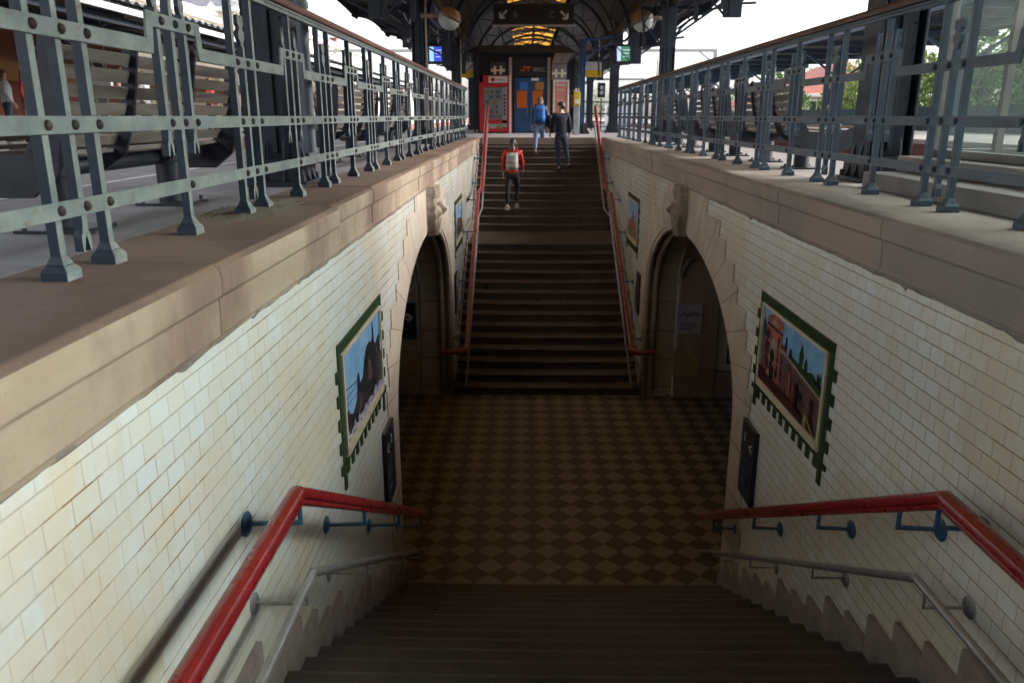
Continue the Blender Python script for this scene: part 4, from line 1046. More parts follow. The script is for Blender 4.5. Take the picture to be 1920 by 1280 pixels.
# ---------------------------------------------------------------- benches
def bench(x,y0,L,side,label,bm=None):
    """slatted bench; its back is at x and it faces away from the stairs (sign side)"""
    r=thing('platform_bench',(x,y0+L/2,G),label,'bench','slatted benches on the platform')
    b=MB(); z=G
    sec=[(.00,1.02),(.015,.93),(.03,.84),(.05,.75),(.07,.66),(.10,.57),(.15,.49)]
    for i,(dx,dz) in enumerate(sec): b.obox((x+side*dx,y0+L/2,z+dz),(.022,L,.07),Matrix.Rotation(side*R(-12-3*i),3,'Y'))
    b.build('backrest',M_slat,r,bevel=.004)
    b=MB()
    for i in range(7): b.obox((x+side*(.20+.085*i),y0+L/2,z+.425-.006*i*(6-i)+ .012*i),(.07,L,.025))
    b.build('seat',M_slat,r,bevel=.004)
    b=MB(); b.tube([(x+side*.32,y0+.05,z+.34),(x+side*.32,y0+L-.05,z+.34)],.05,10); b.build('beam',M_cast,r,smooth=True)
    for yy in (y0,y0+L*.33,y0+L*.67,y0+L):
        end=yy in (y0,y0+L)
        pts=[(x-side*.03,z+1.08),(x-side*.05,z+1.02),(x+side*.02,z+.62),(x+side*.10,z+.40),(x+side*.25,z+.30),(x+side*.62,z+.33),(x+side*.80,z+.42),(x+side*.80,z+.47),(x+side*.6,z+.40),(x+side*.3,z+.38),(x+side*.17,z+.46),(x+side*.10,z+.62),(x+side*.03,z+1.05)]
        if end: pts=[(x-side*.01,z+1.08),(x-side*.03,z+.95),(x-side*.00,z+.55),(x+side*.05,z+.34),(x+side*.2,z+.22),(x+side*.62,z+.22),(x+side*.86,z+.40),(x+side*.86,z+.62),(x+side*.78,z+.52),(x+side*.5,z+.42),(x+side*.20,z+.44),(x+side*.10,z+.62),(x+side*.04,z+1.04)]
        b=MB(); b.prism(pts,'y',yy-(.02 if end else .014),yy+(.02 if end else .014)); b.build('end_frame' if end else 'support_bracket',M_cast,r)
    for yy in (y0+L*.17,y0+L*.74):
        b=MB(); b.lathe([(.092,.02),(.092,.30),(.108,.305),(.108,.35),(.075,.355),(.06,.38)],(x+side*.30,yy,z),'z',20); b.box(x+side*.30-.19,x+side*.30+.19,yy-.19,yy+.19,z+.003,z+.02)
        for sx in (-.15,.15):
            for sy in (-.15,.15): b.lathe([(.015,.02),(.015,.045),(.008,.05)],(x+side*.30+sx,yy+sy,z),'z',6)
        b.build('pedestal',M_cast,r,smooth=40)
    return r
bench(-2.30,4.0,2.45,-1,'weathered wooden bench right behind the grey-blue railing, back to the stairs')
bench(-2.45,10.6,2.9,-1,'wooden bench beyond the massive column behind the grey-blue railing')
bench(-2.45,14.2,2.9,-1,'second wooden bench beyond the massive column, before the globe lamp column')
bench(3.10,9.5,2.6,1,'wooden bench next to the massive column by the glass lift, behind the blue railing')
bench(3.10,12.7,2.6,1,'wooden bench in the middle behind the dark blue railing')
bench(3.15,16.3,2.6,1,'wooden bench behind the dark blue railing, before the globe lamp column')
# ---------------------------------------------------------------- glass lift
r=thing('glass_lift',(4.8,6.4,G),'glazed lift tower on a stone plinth beside the dark blue railing','lift')
M_pl=mat('plinth_stone',(.30,.27,.25),.8,(.22,.2,.18),3,bstr=.3); M_st=mat('steel_lift_frame',(.26,.25,.24),.35,(.2,.19,.18),5,metal=.7)
b=MB(); b.box(3.06,5.18,1.0,7.3,G,G+.14); b.box(3.42,5.15,1.2,7.45,G+.14,G+.27); b.build('plinth',M_pl,r,bevel=.012)
LX,LY0,LY1=3.68,1.6,7.35
b=MB()
for (x,y) in ((LX,LY1),(5.05,LY1),(LX,LY0),(5.05,LY0)): b.box(x-.045,x+.045,y-.045,y+.045,G+.27,2.9)
b.box(LX-.025,LX+.025,4.5,4.56,G+.27,2.9); b.box(LX-.04,LX+.04,LY0-.04,LY1+.04,G+.27,G+.34); b.box(LX-.04,5.1,LY0-.05,LY1+.05,2.85,2.95); b.box(LX,5.05,LY1-.04,LY1+.04,G+.27,G+.34); b.box(LX,5.05,LY1-.03,LY1+.03,1.5,1.56)
b.build('frame',M_st,r,bevel=.005)
M_gla=glassy('lift_glass',(.93,.96,.95),.10)
for (a,c) in ((LY0+.045,4.5),(4.56,LY1-.045)):
    b=MB(); b.box(LX-.006,LX+.006,a,c,G+.34,2.85); b.build('glass_pane',M_gla,r)
b=MB(); b.box(5.04,5.052,LY0+.05,LY1-.05,G+.34,2.85); b.build('glass_pane',M_gla,r)
b=MB(); b.box(LX+.05,5.0,LY1-.006,LY1+.006,G+.34,2.85); b.build('glass_pane',M_gla,r)
b=MB(); b.box(LX+.30,LX+.36,6.9,6.96,G+.27,2.9); b.box(4.6,4.66,5.0,5.06,G+.27,2.9); b.build('guide_rail',M_st,r)
# ---------------------------------------------------------------- kiosk block
r=thing('ticket_kiosk',(.6,32,G),'dark kiosk with blue double doors and orange posters at the head of the stairs','kiosk')
KX0,KX1,KY=-1.95,1.62,31.0
M_kd=plain('dark_kiosk_panel',(.012,.012,.017),.5); M_pil=mat('beige_pilaster',(.42,.37,.30),.7,(.33,.28,.22),6)
b=MB(); b.box(KX0,KX1,KY+.1,KY+9,G,2.25); b.box(-.42,1.0,KY+.02,KY+.1,1.42,2.1); b.build('body',M_kd,r)
b=MB(); b.prism([(KX0-.3,2.25),(KX1+.3,2.25),(KX1-.2,2.5),(KX0+.2,2.5)],'y',KY-.25,KY+9.2); b.build('roof',mat('kiosk_roof',(.035,.026,.02),.7),r)
b=MB()
for xx in (-.62,.82): b.box(xx,xx+.11,KY+.0,KY+.1,G,2.1)
b.build('pilaster',M_pil,r)
M_bd=mat('blue_door',(.02,.09,.24),.4,(.016,.07,.19),4); M_or=plain('orange_poster',(.50,.13,.01),.5); M_bs=plain('light_blue_sticker',(.04,.19,.60),.5)
for i,(xa,xb) in enumerate(((-.42,.16),(.17,.75))):
    b=MB(); b.box(xa,xb,KY+.03,KY+.10,G+.02,1.38); d=b.build('door',M_bd,r,bevel=.006)
    b=MB(); b.box(xa+.10,xb-.10,KY+.015,KY+.03,.30,.92); b.build('orange_poster',M_or,d)
    b=MB(); b.box(xa+.2,xb-.06,KY+.012,KY+.03,.95,1.22); b.build('blue_sticker',M_bs if i==0 else plain('tan_sticker',(.45,.22,.07),.5),d)
    b=MB(); b.box(xb-.10 if i==0 else xa+.03,xb-.07 if i==0 else xa+.06,KY-.02,KY+.03,.05,.35); b.build('handle',M_st,d)
b=MB(); b.box(.22,.50,KY+.01,KY+.02,1.28,1.37); b.build('notice',M_wht,r)
M_og=plain('orange_logo',(.55,.10,.02),.5); M_gl2=plain('grey_lettering',(.28,.28,.30),.5)
b=MB(); b.tube([(-.20,KY,1.66),(-.10,KY,1.62),(-.02,KY,1.69),(-.10,KY,1.76),(.0,KY,1.79),(.10,KY,1.70)],.028,6); b.tube([(.10,KY,1.62),(.11,KY,1.77),(.2,KY,1.76)],.022,6); b.build('logo',M_og,r)
text('BRIC','lettering',.22,(.28,KY+.01,1.60),(1,0,0),(0,0,1),M_gl2,r)
def hsign(x0,x1,z0,z1,y,lab,dark):
    q=thing('emblem_sign',((x0+x1)/2,y,z0),lab,'sign')
    m=plain('grey_sign_box' if not dark else 'dark_sign_box',(.20,.21,.24) if not dark else (.04,.04,.045),.5)
    b=MB(); b.box(x0,x1,y,y+.12,z0,z1); b.build('sign_box',m,q,bevel=.01)
    b=MB(); xm,zm=(x0+x1)/2,z0+(z1-z0)*.42; s_=.15
    for sg in (-1,1):
        b.box(xm+sg*s_*.75-.045,xm+sg*s_*.75+.045,y-.01,y,zm-.15,zm+.15)
        b.prism([(xm+sg*.06,zm-.05),(xm+sg*.26,zm-.05),(xm+sg*.26,zm+.05),(xm+sg*.06,zm+.05)],'y',y-.012,y)
    b.box(xm-.1,xm+.1,y-.009,y,zm-.03,zm+.03); b.build('emblem',plain('ivory_emblem',(.72,.70,.62),.5),q)
    return q
hsign(.98,1.53,1.30,1.86,30.9,'grey box with white linked emblem above the red framed poster',False)
hsign(-1.35,-.72,1.42,1.95,30.95,'dark box with white linked emblem above the red vending machine',True)
b=MB(); b.prism([(.98,1.88),(1.53,1.88),(1.75,2.25),(1.1,2.25)],'y',30.9,31.1); o=b.build('ventilation_cowl',M_pl); tag(o,'grey slanted cowl on top of the grey emblem box','cowl')
# poster
q=thing('poster_case',(1.28,30.9,G),'upright poster case with salmon red poster and white frame','poster case')
b=MB()
for a in ((1.03,1.63,1.22,1.30),(1.03,1.63,-.02,.05),(1.03,1.10,.05,1.22),(1.56,1.63,.05,1.22)): b.box(a[0],a[1],30.80,30.88,a[2],a[3])
b.build('frame',M_trimw,q,bevel=.01)
b=MB(); b.box(1.10,1.56,30.83,30.86,.05,1.22); b.build('poster_sheet',mat('salmon_poster',(.62,.20,.17),.5,(.70,.33,.29),3),q)
b=MB(); b.prism(blob(1.34,.42,.12,.22,10,.2,8),'y',30.82,30.83); b.box(1.13,1.53,30.822,30.83,1.08,1.17); b.box(1.16,1.48,30.822,30.83,.92,.98); b.build('poster_print',plain('pale_pink_print',(.72,.50,.46),.5),q)
b=MB(); b.box(1.03,1.63,30.80,30.9,G,-.05); b.build('stand',M_kd,q)
# vending machine
q=thing('vending_machine',(-1.14,30.7,G),'red drinks and snack vending machine standing left of the blue doors','vending machine')
M_vr=mat('vending_red',(.42,.018,.022),.3,(.36,.015,.02),3); vx0,vx1,vy=-1.70,-.60,30.3
b=MB(); b.box(vx0,vx1,vy+.04,vy+.85,G+.03,1.44); b.box(vx0,vx0+.14,vy,vy+.04,G+.06,1.44); b.box(vx1-.06,vx1,vy,vy+.04,G+.06,1.44); b.box(vx0+.14,vx1-.06,vy,vy+.04,1.02,1.18); b.box(vx0+.14,vx1-.06,vy,vy+.04,-.26,-.14); b.box(vx0+.14,vx1-.06,vy,vy+.04,G+.06,G+.18); b.box(vx0,vx0+.34,vy,vy+.04,1.18,1.44)
b.build('cabinet',M_vr,q,bevel=.008)
b=MB(); b.box(vx0+.34,vx1-.06,vy+.01,vy+.04,1.18,1.40); b.build('header_panel',plain('white_header',(.62,.62,.60),.4),q)
b=MB(); b.lathe([(.075,0),(.075,-.012)],(vx0+.50,vy+.01,1.29),'y',14); b.build('logo',M_vr,q)
text('selecta','lettering',.13,(vx0+.60,vy+.005,1.25),(1,0,0),(0,0,1),plain('dark_grey_lettering',(.08,.09,.10),.5),q)
b=MB(); b.box(vx0+.16,vx1-.28,vy+.03,vy+.04,-.12,1.0); b.build('window',glassy('vending_glass',(.5,.5,.6),.35),q)
b=MB(); b.box(vx0+.16,vx1-.28,vy+.032,vy+.05,-.12,1.0); b.build('window_back',plain('dim_interior',(.06,.055,.075),.4),q)
rr=random.Random(4); pc=[plain('pack_%s'%n,c,.5) for n,c in (('blue',(.04,.07,.16)),('yellow',(.22,.17,.04)),('white',(.2,.2,.22)),('purple',(.12,.06,.14)),('green',(.05,.09,.07)))]
for rw in range(6):
    b=MB(); z=-.08+rw*.175
    for k in range(7): b.box(vx0+.19+k*.083,vx0+.19+k*.083+.06,vy-.0,vy+.03,z,z+.13,rr.randrange(5))
    b.build('snack_row',pc,q)
b=MB(); b.box(vx1-.26,vx1-.08,vy,vy+.04,-.40,1.02); b.build('keypad_panel',plain('grey_keypad_panel',(.24,.25,.27),.4),q)
for k in range(6): b=MB(); b.box(vx1-.21,vx1-.13,vy-.01,vy,.05+k*.13,.12+k*.13); b.build('button',M_black,q)
b=MB(); b.box(vx0+.16,vx1-.28,vy+.01,vy+.04,-.46,-.28); b.build('delivery_flap',plain('grey_flap',(.3,.3,.32),.4),q)
b=MB(); b.box(vx0+.2,vx0+.36,vy,vy+.01,-.44,-.32); b.box(vx1-.48,vx1-.32,vy,vy+.01,-.44,-.32); b.build('yellow_label',pc[1],q)
b=MB(); b.box(vx1+.0,vx1+.07,vy+.05,vy+.1,G,1.45); b.build('side_strip',M_trimw,q)
# ticket validator
q=thing('ticket_validator',(1.77,28.4,G),'grey post with yellow ticket validator head, beside the bright blue column','validator')
b=MB(); b.box(1.68,1.88,28.35,28.6,G,.35); b.build('post',mat('pale_grey_metal',(.36,.38,.42),.5),q,bevel=.015)
b=MB(); b.box(1.67,1.89,28.30,28.6,.35,.80); b.build('validator_head',plain('yellow_plastic',(.62,.47,.03),.45),q,bevel=.02)
b=MB(); b.box(1.71,1.85,28.285,28.30,.42,.56); b.build('screen',M_wht,q)
b=MB(); b.tube([(1.85,28.45,.8),(1.85,28.45,.92)],.012,6); b.build('aerial',M_grey,q)
# ---------------------------------------------------------------- hanging signs, screens, lamps
def hang(b,x,y,z0,z1): b.tube([(x,y,z0),(x,y,z1)],.015,6)
q=thing('hanging_sign',(.2,21,2.2),'long dark hanging sign with arrows, B and C over the stairs','sign')
b=MB(); b.box(-.80,1.20,21,21.12,2.20,2.68); b.build('sign_board',M_kd,q,bevel=.01)
b=MB(); b.box(-.85,1.25,20.98,21.14,2.165,2.20); b.build('light_strip',M_grey,q)
for hx in (-.6,1.0): b=MB(); hang(b,hx,21.06,2.68,3.9); b.build('hanger',M_grey,q)
gA=plain('dim_white_lettering',(.50,.50,.52),.5); gB=plain('grey_platform_letter',(.22,.22,.23),.5)
def arrow(x,z,s,dx,parent,y=20.985,m=None,w_=.026):
    b=MB(); b.bar((x-dx*s*.4,y,z+s*.4),(x+dx*s*.4,y,z-s*.4),.02,w_*1.4,up=(0,1,0)) if False else None
    a=(x-dx*s*.4,y,z+s*.4); c=(x+dx*s*.45,y,z-s*.45)
    b.tube([a,c],w_,6); b.tube([(c[0]-dx*s*.62,y,c[2]),c],w_,6); b.tube([(c[0],y,c[2]+s*.62),c],w_,6); b.build('arrow',m or gA,parent)
arrow(-.55,2.44,.20,-1,q); arrow(.95,2.42,.20,1,q)
text('B','letter',.20,(-.32,20.995,2.36),(1,0,0),(0,0,1),gB,q); text('C','letter',.20,(.58,20.995,2.36),(1,0,0),(0,0,1),gB,q)
q=thing('column_sign',(-2.95,20.5,1.9),'narrow dark sign with W and small arrow, on the column with the globe lamp','sign')
b=MB(); b.box(-3.03,-2.60,20.5,20.56,1.62,2.62); b.build('sign_board',M_sign,q); text('W','letter',.50,(-3.0,20.49,2.08),(1,0,0),(0,0,1),gA,q); arrow(-2.86,1.80,.10,-1,q,20.48,gA,.014)
q=thing('column_sign',(3.2,21.5,1.9),'dark sign with W, C and small arrow between the globe lamp and its column','sign')
b=MB(); b.box(2.92,3.50,21.5,21.56,1.72,2.66); b.build('sign_board',M_sign,q); text('VV','letter',.34,(2.93,21.49,2.12),(1,0,0),(0,0,1),gA,q); text('C','letter',.15,(2.98,21.49,1.82),(1,0,0),(0,0,1),gA,q); arrow(3.36,1.88,.10,1,q,21.48,gA,.014)
def screen(x0,x1,z0,z1,y,label,cbg,cstripe):
    q=thing('departure_screen',((x0+x1)/2,y,z0),label,'screen','departure screens under the canopy')
    b=MB(); b.box(x0-.06,x1+.10,y,y+.2,z0-.08,z1+.08); b.build('housing',M_kd,q,bevel=.01)
    b=MB(); b.box(x0,x1,y-.01,y,z0,z1); b.build('display',plain('screen_'+label.split()[0],cbg,.4,emit=.35),q)
    b=MB(); b.box(x0,x0+.14,y-.014,y-.01,z0,z1); b.build('display_stripe',plain('stripe_'+label.split()[0],cstripe,.4,emit=.35),q)
    b=MB()
    for k in range(3): b.box(x0+.2,x0+.2+.25-.05*k,y-.014,y-.01,z1-.12-.1*k,z1-.09-.1*k)
    b.build('display_text',plain('screen_text',(.5,.55,.7),.4,emit=.2),q)
    b=MB(); hang(b,(x0+x1)/2,y+.1,z1+.08,2.9); b.build('hanger',M_grey,q)
screen(-3.10,-2.53,1.70,2.14,26.8,'blue departure screen hanging beside the pale edged column',(.03,.05,.45),(.25,.45,.75))
screen(2.92,3.62,1.70,2.14,26.8,'green departure screen hanging right of the column with the grey box',(.03,.14,.07),(.35,.42,.62))
def ysign(x0,x1,z0,z1,y,label):
    q=thing('platform_sign',((x0+x1)/2,y,z0),label,'sign','white and yellow hanging signs')
    zm=z0+(z1-z0)*.45
    b=MB(); b.box(x0,x1,y,y+.12,zm,z1); b.build('white_panel',plain('sign_white',(.45,.46,.48),.5),q)
    b=MB(); b.box(x0,x1,y,y+.12,z0,zm); b.build('yellow_panel',plain('sign_yellow',(.58,.38,.01),.5),q)
    for hx in (x0+.1,x1-.1): b=MB(); hang(b,hx,y+.06,z1,2.9); b.build('hanger',M_grey,q)
ysign(-2.42,-1.98,1.40,1.95,31.2,'white and yellow hanging sign left of the red vending machine')
ysign(2.08,2.86,1.42,1.96,31.2,'white and yellow hanging sign right of the bright blue column')
ysign(-11.7,-10.9,.45,.95,21.5,'small yellow sign on the platform across the tracks')
def lamp(x,y,z,side,label):
    q=thing('globe_lamp',(x,y,z),label,'lamp','globe lamps on the columns')
    b=MB(); prof=[(.255,0.0),(.25,.06),(.21,.15),(.13,.215),(.02,.235)]
    Mt=Matrix.Rotation(side*R(24),4,'Y')
    def tr(bb):
        bb.v=[tuple(Mt@(Vector(v)-Vector((x,y,z)))+Vector((x,y,z))) for v in bb.v]; return bb
    b.lathe(prof,(x,y,z),'z',24); tr(b).build('hood',mat('rusty_brown_hood',(.24,.14,.08),.5,(.14,.09,.06),8),q,smooth=True)
    b=MB(); b.lathe([(.245,-.004),(.235,-.08),(.18,-.17),(.1,-.22),(.02,-.235)],(x,y,z),'z',24); tr(b).build('glass_bowl',glassy('lamp_glass',(.85,.88,.9),.85,.12),q,smooth=True)
    b=MB(); b.ball((x,y,z-.05),.07); b.build('bulb',M_wht,q,smooth=True)
    b=MB(); b.tube([(x-side*.0,y,z+.1),(x-side*.25,y,z+.06),(x-side*.62,y,z+.06)],.05,10); b.build('arm',mat('brown_arm',(.26,.20,.15),.6,(.18,.13,.1),8),q,smooth=True)
lamp(-1.66,18.3,2.03,1,'glass globe lamp with rusty hood on the column above the grey-blue railing')
lamp(2.72,19.6,2.12,-1,'glass globe lamp with rusty hood on the column above the dark blue railing')
b=MB(); b.box(3.08,3.66,31.6,31.72,3.10,3.48); tag(b.build('junction_box',plain('grey_box',(.30,.32,.37),.5),bevel=.02),'grey box strapped high on the far column near the white tube light','box')
q=thing('tube_light',(3.3,28,2.4),'white vertical tube light hanging beside the globe lamp','lamp')
b=MB(); b.box(3.27,3.40,28,28.08,2.30,2.98); b.build('tube',plain('lit_tube',(.9,.92,.95),.4,emit=1.2),q,bevel=.02)
b=MB(); b.box(3.24,3.27,28,28.1,2.3,3.05); b.tube([(3.3,28.04,2.98),(3.3,28.04,3.2)],.02,6); b.build('bracket',M_grey,q)
# small iron gate/fence at the far end beside the landing and far things
def fence(x0,x1,y,z0,h,label,n):
    r=thing('iron_fence',((x0+x1)/2,y,z0),label,'fence')
    b=MB(); b.box(x0,x1,y-.02,y+.02,z0+h-.05,z0+h); b.box(x0,x1,y-.02,y+.02,z0+h*.55,z0+h*.6); b.box(x0,x1,y-.02,y+.02,z0+.15,z0+.19); b.build('rails',M_navy,r)
    for i in range(n):
        xx=x0+(x1-x0)*i/(n-1); b=MB(); b.box(xx-.025,xx+.025,y-.025,y+.025,z0,z0+h+.08); b.ball((xx,y,z0+h+.1),.045,6); b.build('post',M_navy,r)
fence(2.15,5.1,37,G,1.25,'low dark fence across the platform beyond the bright blue column',8)
b=MB(); b.box(5.42,5.46,26,80,G+.2,G+.24)
# catenary gantry
r=thing('catenary_gantry',(0,60,G),'thin grey overhead wire gantry spanning the tracks in the distance','gantry')
b=MB(); b.box(-15,13.6,59.9,60.1,4.42,4.62); b.build('beam',M_grey,r)
for xx in (-15,13.6): b=MB(); b.box(xx-.12,xx+.12,59.88,60.12,-1.3,4.62); b.build('mast',M_grey,r)
b=MB(); b.bar((12.4,60,4.5),(13.6,60,3.6),.1,.1); b.bar((-13.6,60,4.5),(-15,60,3.6),.1,.1); b.build('brace',M_grey,r)
b=MB(); b.lathe([(.06,-1.3),(.04,3.1)],(7.3,46,0),'z',8); tag(b.build('mast',M_grey,smooth=40),'single thin grey mast right of the green departure screen','mast')
q=thing('railway_signal',(3.9,44,G),'dark hooded railway signal hanging from a thin arm, beyond the columns','signal')
b=MB(); b.box(3.6,6.3,44,44.1,1.83,1.93); b.lathe([(.06,-1.3),(.06,1.9)],(6.3,44.05,0),'z',8); b.build('arm',M_grey,q)
b=MB(); b.box(3.85,4.25,43.9,44.1,.95,1.7); b.build('signal_box',M_black,q); b=MB(); b.lathe([(.1,0),(.1,-.1)],(4.05,43.9,1.45),'y',12); b.lathe([(.1,0),(.1,-.1)],(4.05,43.9,1.2),'y',12); b.build('lens',M_gl,q)
# parked cars and shelter behind the far fence
def car(x,y,c,label,rz=0):
    q=thing('parked_car',(x,y,-1.2),label,'car','cars parked beyond the platforms'); z=-1.2; L=4.2
    pr=[(y-2.1,z+.35),(y-2.1,z+.75),(y-1.6,z+.9),(y-.9,z+.98),(y-.3,z+1.42),(y+1.2,z+1.45),(y+1.9,z+.98),(y+2.1,z+.9),(y+2.1,z+.35)]
    b=MB(); b.prism(pr,'x',x-.85,x+.85); b.build('body',plain('car_paint_'+label.split()[0],c,.3),q,bevel=.08)
    b=MB(); b.prism([(y-.82,z+1.0),(y-.25,z+1.36),(y+1.12,z+1.38),(y+1.7,z+1.0)],'x',x-.86,x+.86); b.build('windows',M_win,q)
    for yy in (y-1.3,y+1.3):
        for sx in (-1,1): b=MB(); b.lathe([(.31,-.1),(.31,.1)],(x+sx*.78,yy,z+.31),'x',16); b.build('wheel',M_black,q)
car(16.5,46,(.5,.52,.55),'white parked car seen low between the dark blue railing bars'); car(19.5,52,(.05,.09,.25),'blue parked car beyond the platform with the blue canopy'); car(14.8,40,(.45,.45,.45),'silver parked car just beyond the platform with the blue canopy')
q=thing('delivery_van',(8,70,-1.3),'white van seen far off at the end of the platform','van')
b=MB(); b.prism([(67.6,-1.0),(67.6,-.2),(68.4,.0),(69.0,.9),(72.4,.9),(72.4,-1.0)],'x',7,9); b.build('body',plain('van_white',(.6,.62,.66),.4),q,bevel=.06); b=MB(); b.prism([(68.5,.0),(69.1,.75),(69.9,.75),(69.9,.0)],'x',6.98,9.02); b.build('windows',M_win,q)
for yy in (68.5,71.6):
    for xx in (7.05,8.95): b=MB(); b.lathe([(.33,-.1),(.33,.1)],(xx,yy,-1.0),'x',14); b.build('wheel',M_black,q)
house('red_roofed_house','white house with red tiled roof among the trees',19,27,58,68,1.4,M_cream2,M_roofred,2.2,[(20+2.2*k,21+2.2*k,-.2,1.0) for k in range(3)],face='y',hip=1.8,zb=-1.36)
house('low_white_shed','low white building with red roof beside the red roofed house',15.5,18.5,60,66,.4,M_cream2,M_roofred,.9,[(16.2,17.2,-.6,.0)],face='y',hip=.8,zb=-1.36)
b=MB(); b.box(13.9,14.0,-10,90,-1.36,.3)
o=b.build('garden_fence',mat('blue_green_mesh',(.10,.18,.22),.7)); tag(o,'long blue-green fence behind the platform under the blue canopy','fence')
# ---------------------------------------------------------------- trees
leafm=[]
for i,(a,c) in enumerate((((.13,.19,.04),(.07,.12,.025)),((.10,.16,.045),(.05,.09,.03)),((.17,.22,.06),(.10,.15,.035)))):
    m,nt,bb=nmat('foliage_%s'%('light','mid','yellow')[i]); v=objco(nt)
    cc=mix(nt,ramp(nt,noise(nt,v,1.6,4),.4,.6),a,c); nt.links.new(cc,bb.inputs['Base Color']); bb.inputs['Roughness'].default_value=.6
    tl=nt.nodes.new('ShaderNodeBsdfTranslucent'); nt.links.new(cc,tl.inputs[0]); ms=nt.nodes.new('ShaderNodeMixShader'); ms.inputs[0].default_value=.35
    nt.links.new(bb.outputs[0],ms.inputs[1]); nt.links.new(tl.outputs[0],ms.inputs[2]); nt.links.new(ms.outputs[0],nt.nodes['Material Output'].inputs[0]); leafm.append(m)
M_bark=mat('bark',(.10,.075,.055),.9,(.06,.045,.035),8,bstr=.5)
def tree(x,y,h,rx,label,mi,seed,n=1500):
    rr=random.Random(seed); z0=-1.36
    r=thing('tree',(x,y,z0),label,'tree','trees beyond the blue canopy')
    b=MB(); b.tube([(x,y,z0),(x+.1,y,z0+h*.3),(x,y+.1,z0+h*.6),(x+.1,y,z0+h*.85)],[.18,.14,.09,.03],8)
    for k in range(6):
        a=rr.uniform(0,2*PI); zz=z0+h*rr.uniform(.28,.6); b.tube([(x,y,zz),(x+math.cos(a)*rx*.5,y+math.sin(a)*rx*.5,zz+h*.14),(x+math.cos(a)*rx*.8,y+math.sin(a)*rx*.8,zz+h*.24)],[.07,.04,.015],6)
    b.build('trunk',M_bark,r,smooth=True)
    b=MB(); cl=[(rr.gauss(0,.42)*rx,rr.gauss(0,.42)*rx,z0+h*(.55+rr.gauss(0,.2)),rr.uniform(.22,.42)*rx) for _ in range(16)]
    for _ in range(n):
        c=cl[rr.randrange(16)]; d=Vector((rr.gauss(0,1),rr.gauss(0,1),rr.gauss(0,1))).normalized()*c[3]*rr.uniform(.5,1.05)
        p=Vector((x+c[0],y+c[1],c[2]))+d; s=rr.uniform(.07,.17)
        u=Vector((rr.gauss(0,1),rr.gauss(0,1),rr.gauss(0,1))).normalized(); w_=u.cross(Vector((rr.gauss(0,1),rr.gauss(0,1),rr.gauss(0,1)))).normalized()
        b.add([p-u*s,p+w_*s*.5,p+u*s,p-w_*s*.5],[(0,1,2,3)])
    b.build('crown',leafm[mi],r); return r
tl_=['bright green tree seen through the glass lift','bushy yellow-green tree behind the glass lift glass, beside a steel post','green tree between the glass lift and the blue canopy post','tall mid green tree behind the blue canopy post','green tree right of the massive column by the glass lift','light green tree just right of the red roofed house','dark green tree behind the red roofed house','yellow green tree by the white parked car','distant low tree beyond the end of the blue canopy','small tree left of the red roofed house']
for i,(x,y,h,rx,mi) in enumerate([(16.5,25.5,5.0,2.5,0),(18.5,28.5,5.4,2.8,2),(17,31,4.7,2.4,0),(19,34.5,5.6,2.8,1),(18,37.5,4.6,2.6,2),(23,54,4.6,2.8,0),(24,76,6.0,3.6,1),(18,45,3.8,2.2,2),(24,92,5.0,3.4,1),(17.5,56,3.6,2.0,1)]):
    tree(x,y,h,rx,tl_[i],mi,100+i,3200)
for i,(x,y,h,rx) in enumerate([(30,110,5,4),(38,95,6,4),(12,130,5,4),(4,140,4.4,4)]): tree(x,y,h,rx,['far tree mass left of the red roofed house, low on the horizon','far tree behind the roofs right of the dark blue railing end','tiny far tree at the end of the tracks by the signal','tiny far tree beyond the yellow ticket validator'][i],1,200+i,900)
# weeds at the railing foot
rr=random.Random(9)
for (x,y,lab) in ((-1.95,5.15,'patch of small weeds at the foot of the grey-blue railing'),):
    b=MB()
    for _ in range(150):
        px,py=x+rr.uniform(-.12,.14),y+rr.uniform(-.35,.6); a=rr.uniform(0,2*PI); l=rr.uniform(.005,.016)
        b.add([(px,py,G+.02),(px+math.cos(a)*l,py+math.sin(a)*l,G+.02+l),(px+math.cos(a+.5)*l*.6,py+math.sin(a+.5)*l*.6,G+.022)],[(0,1,2)])
    tag(b.build('weeds',leafm[0]),lab,'weeds',kind='stuff')

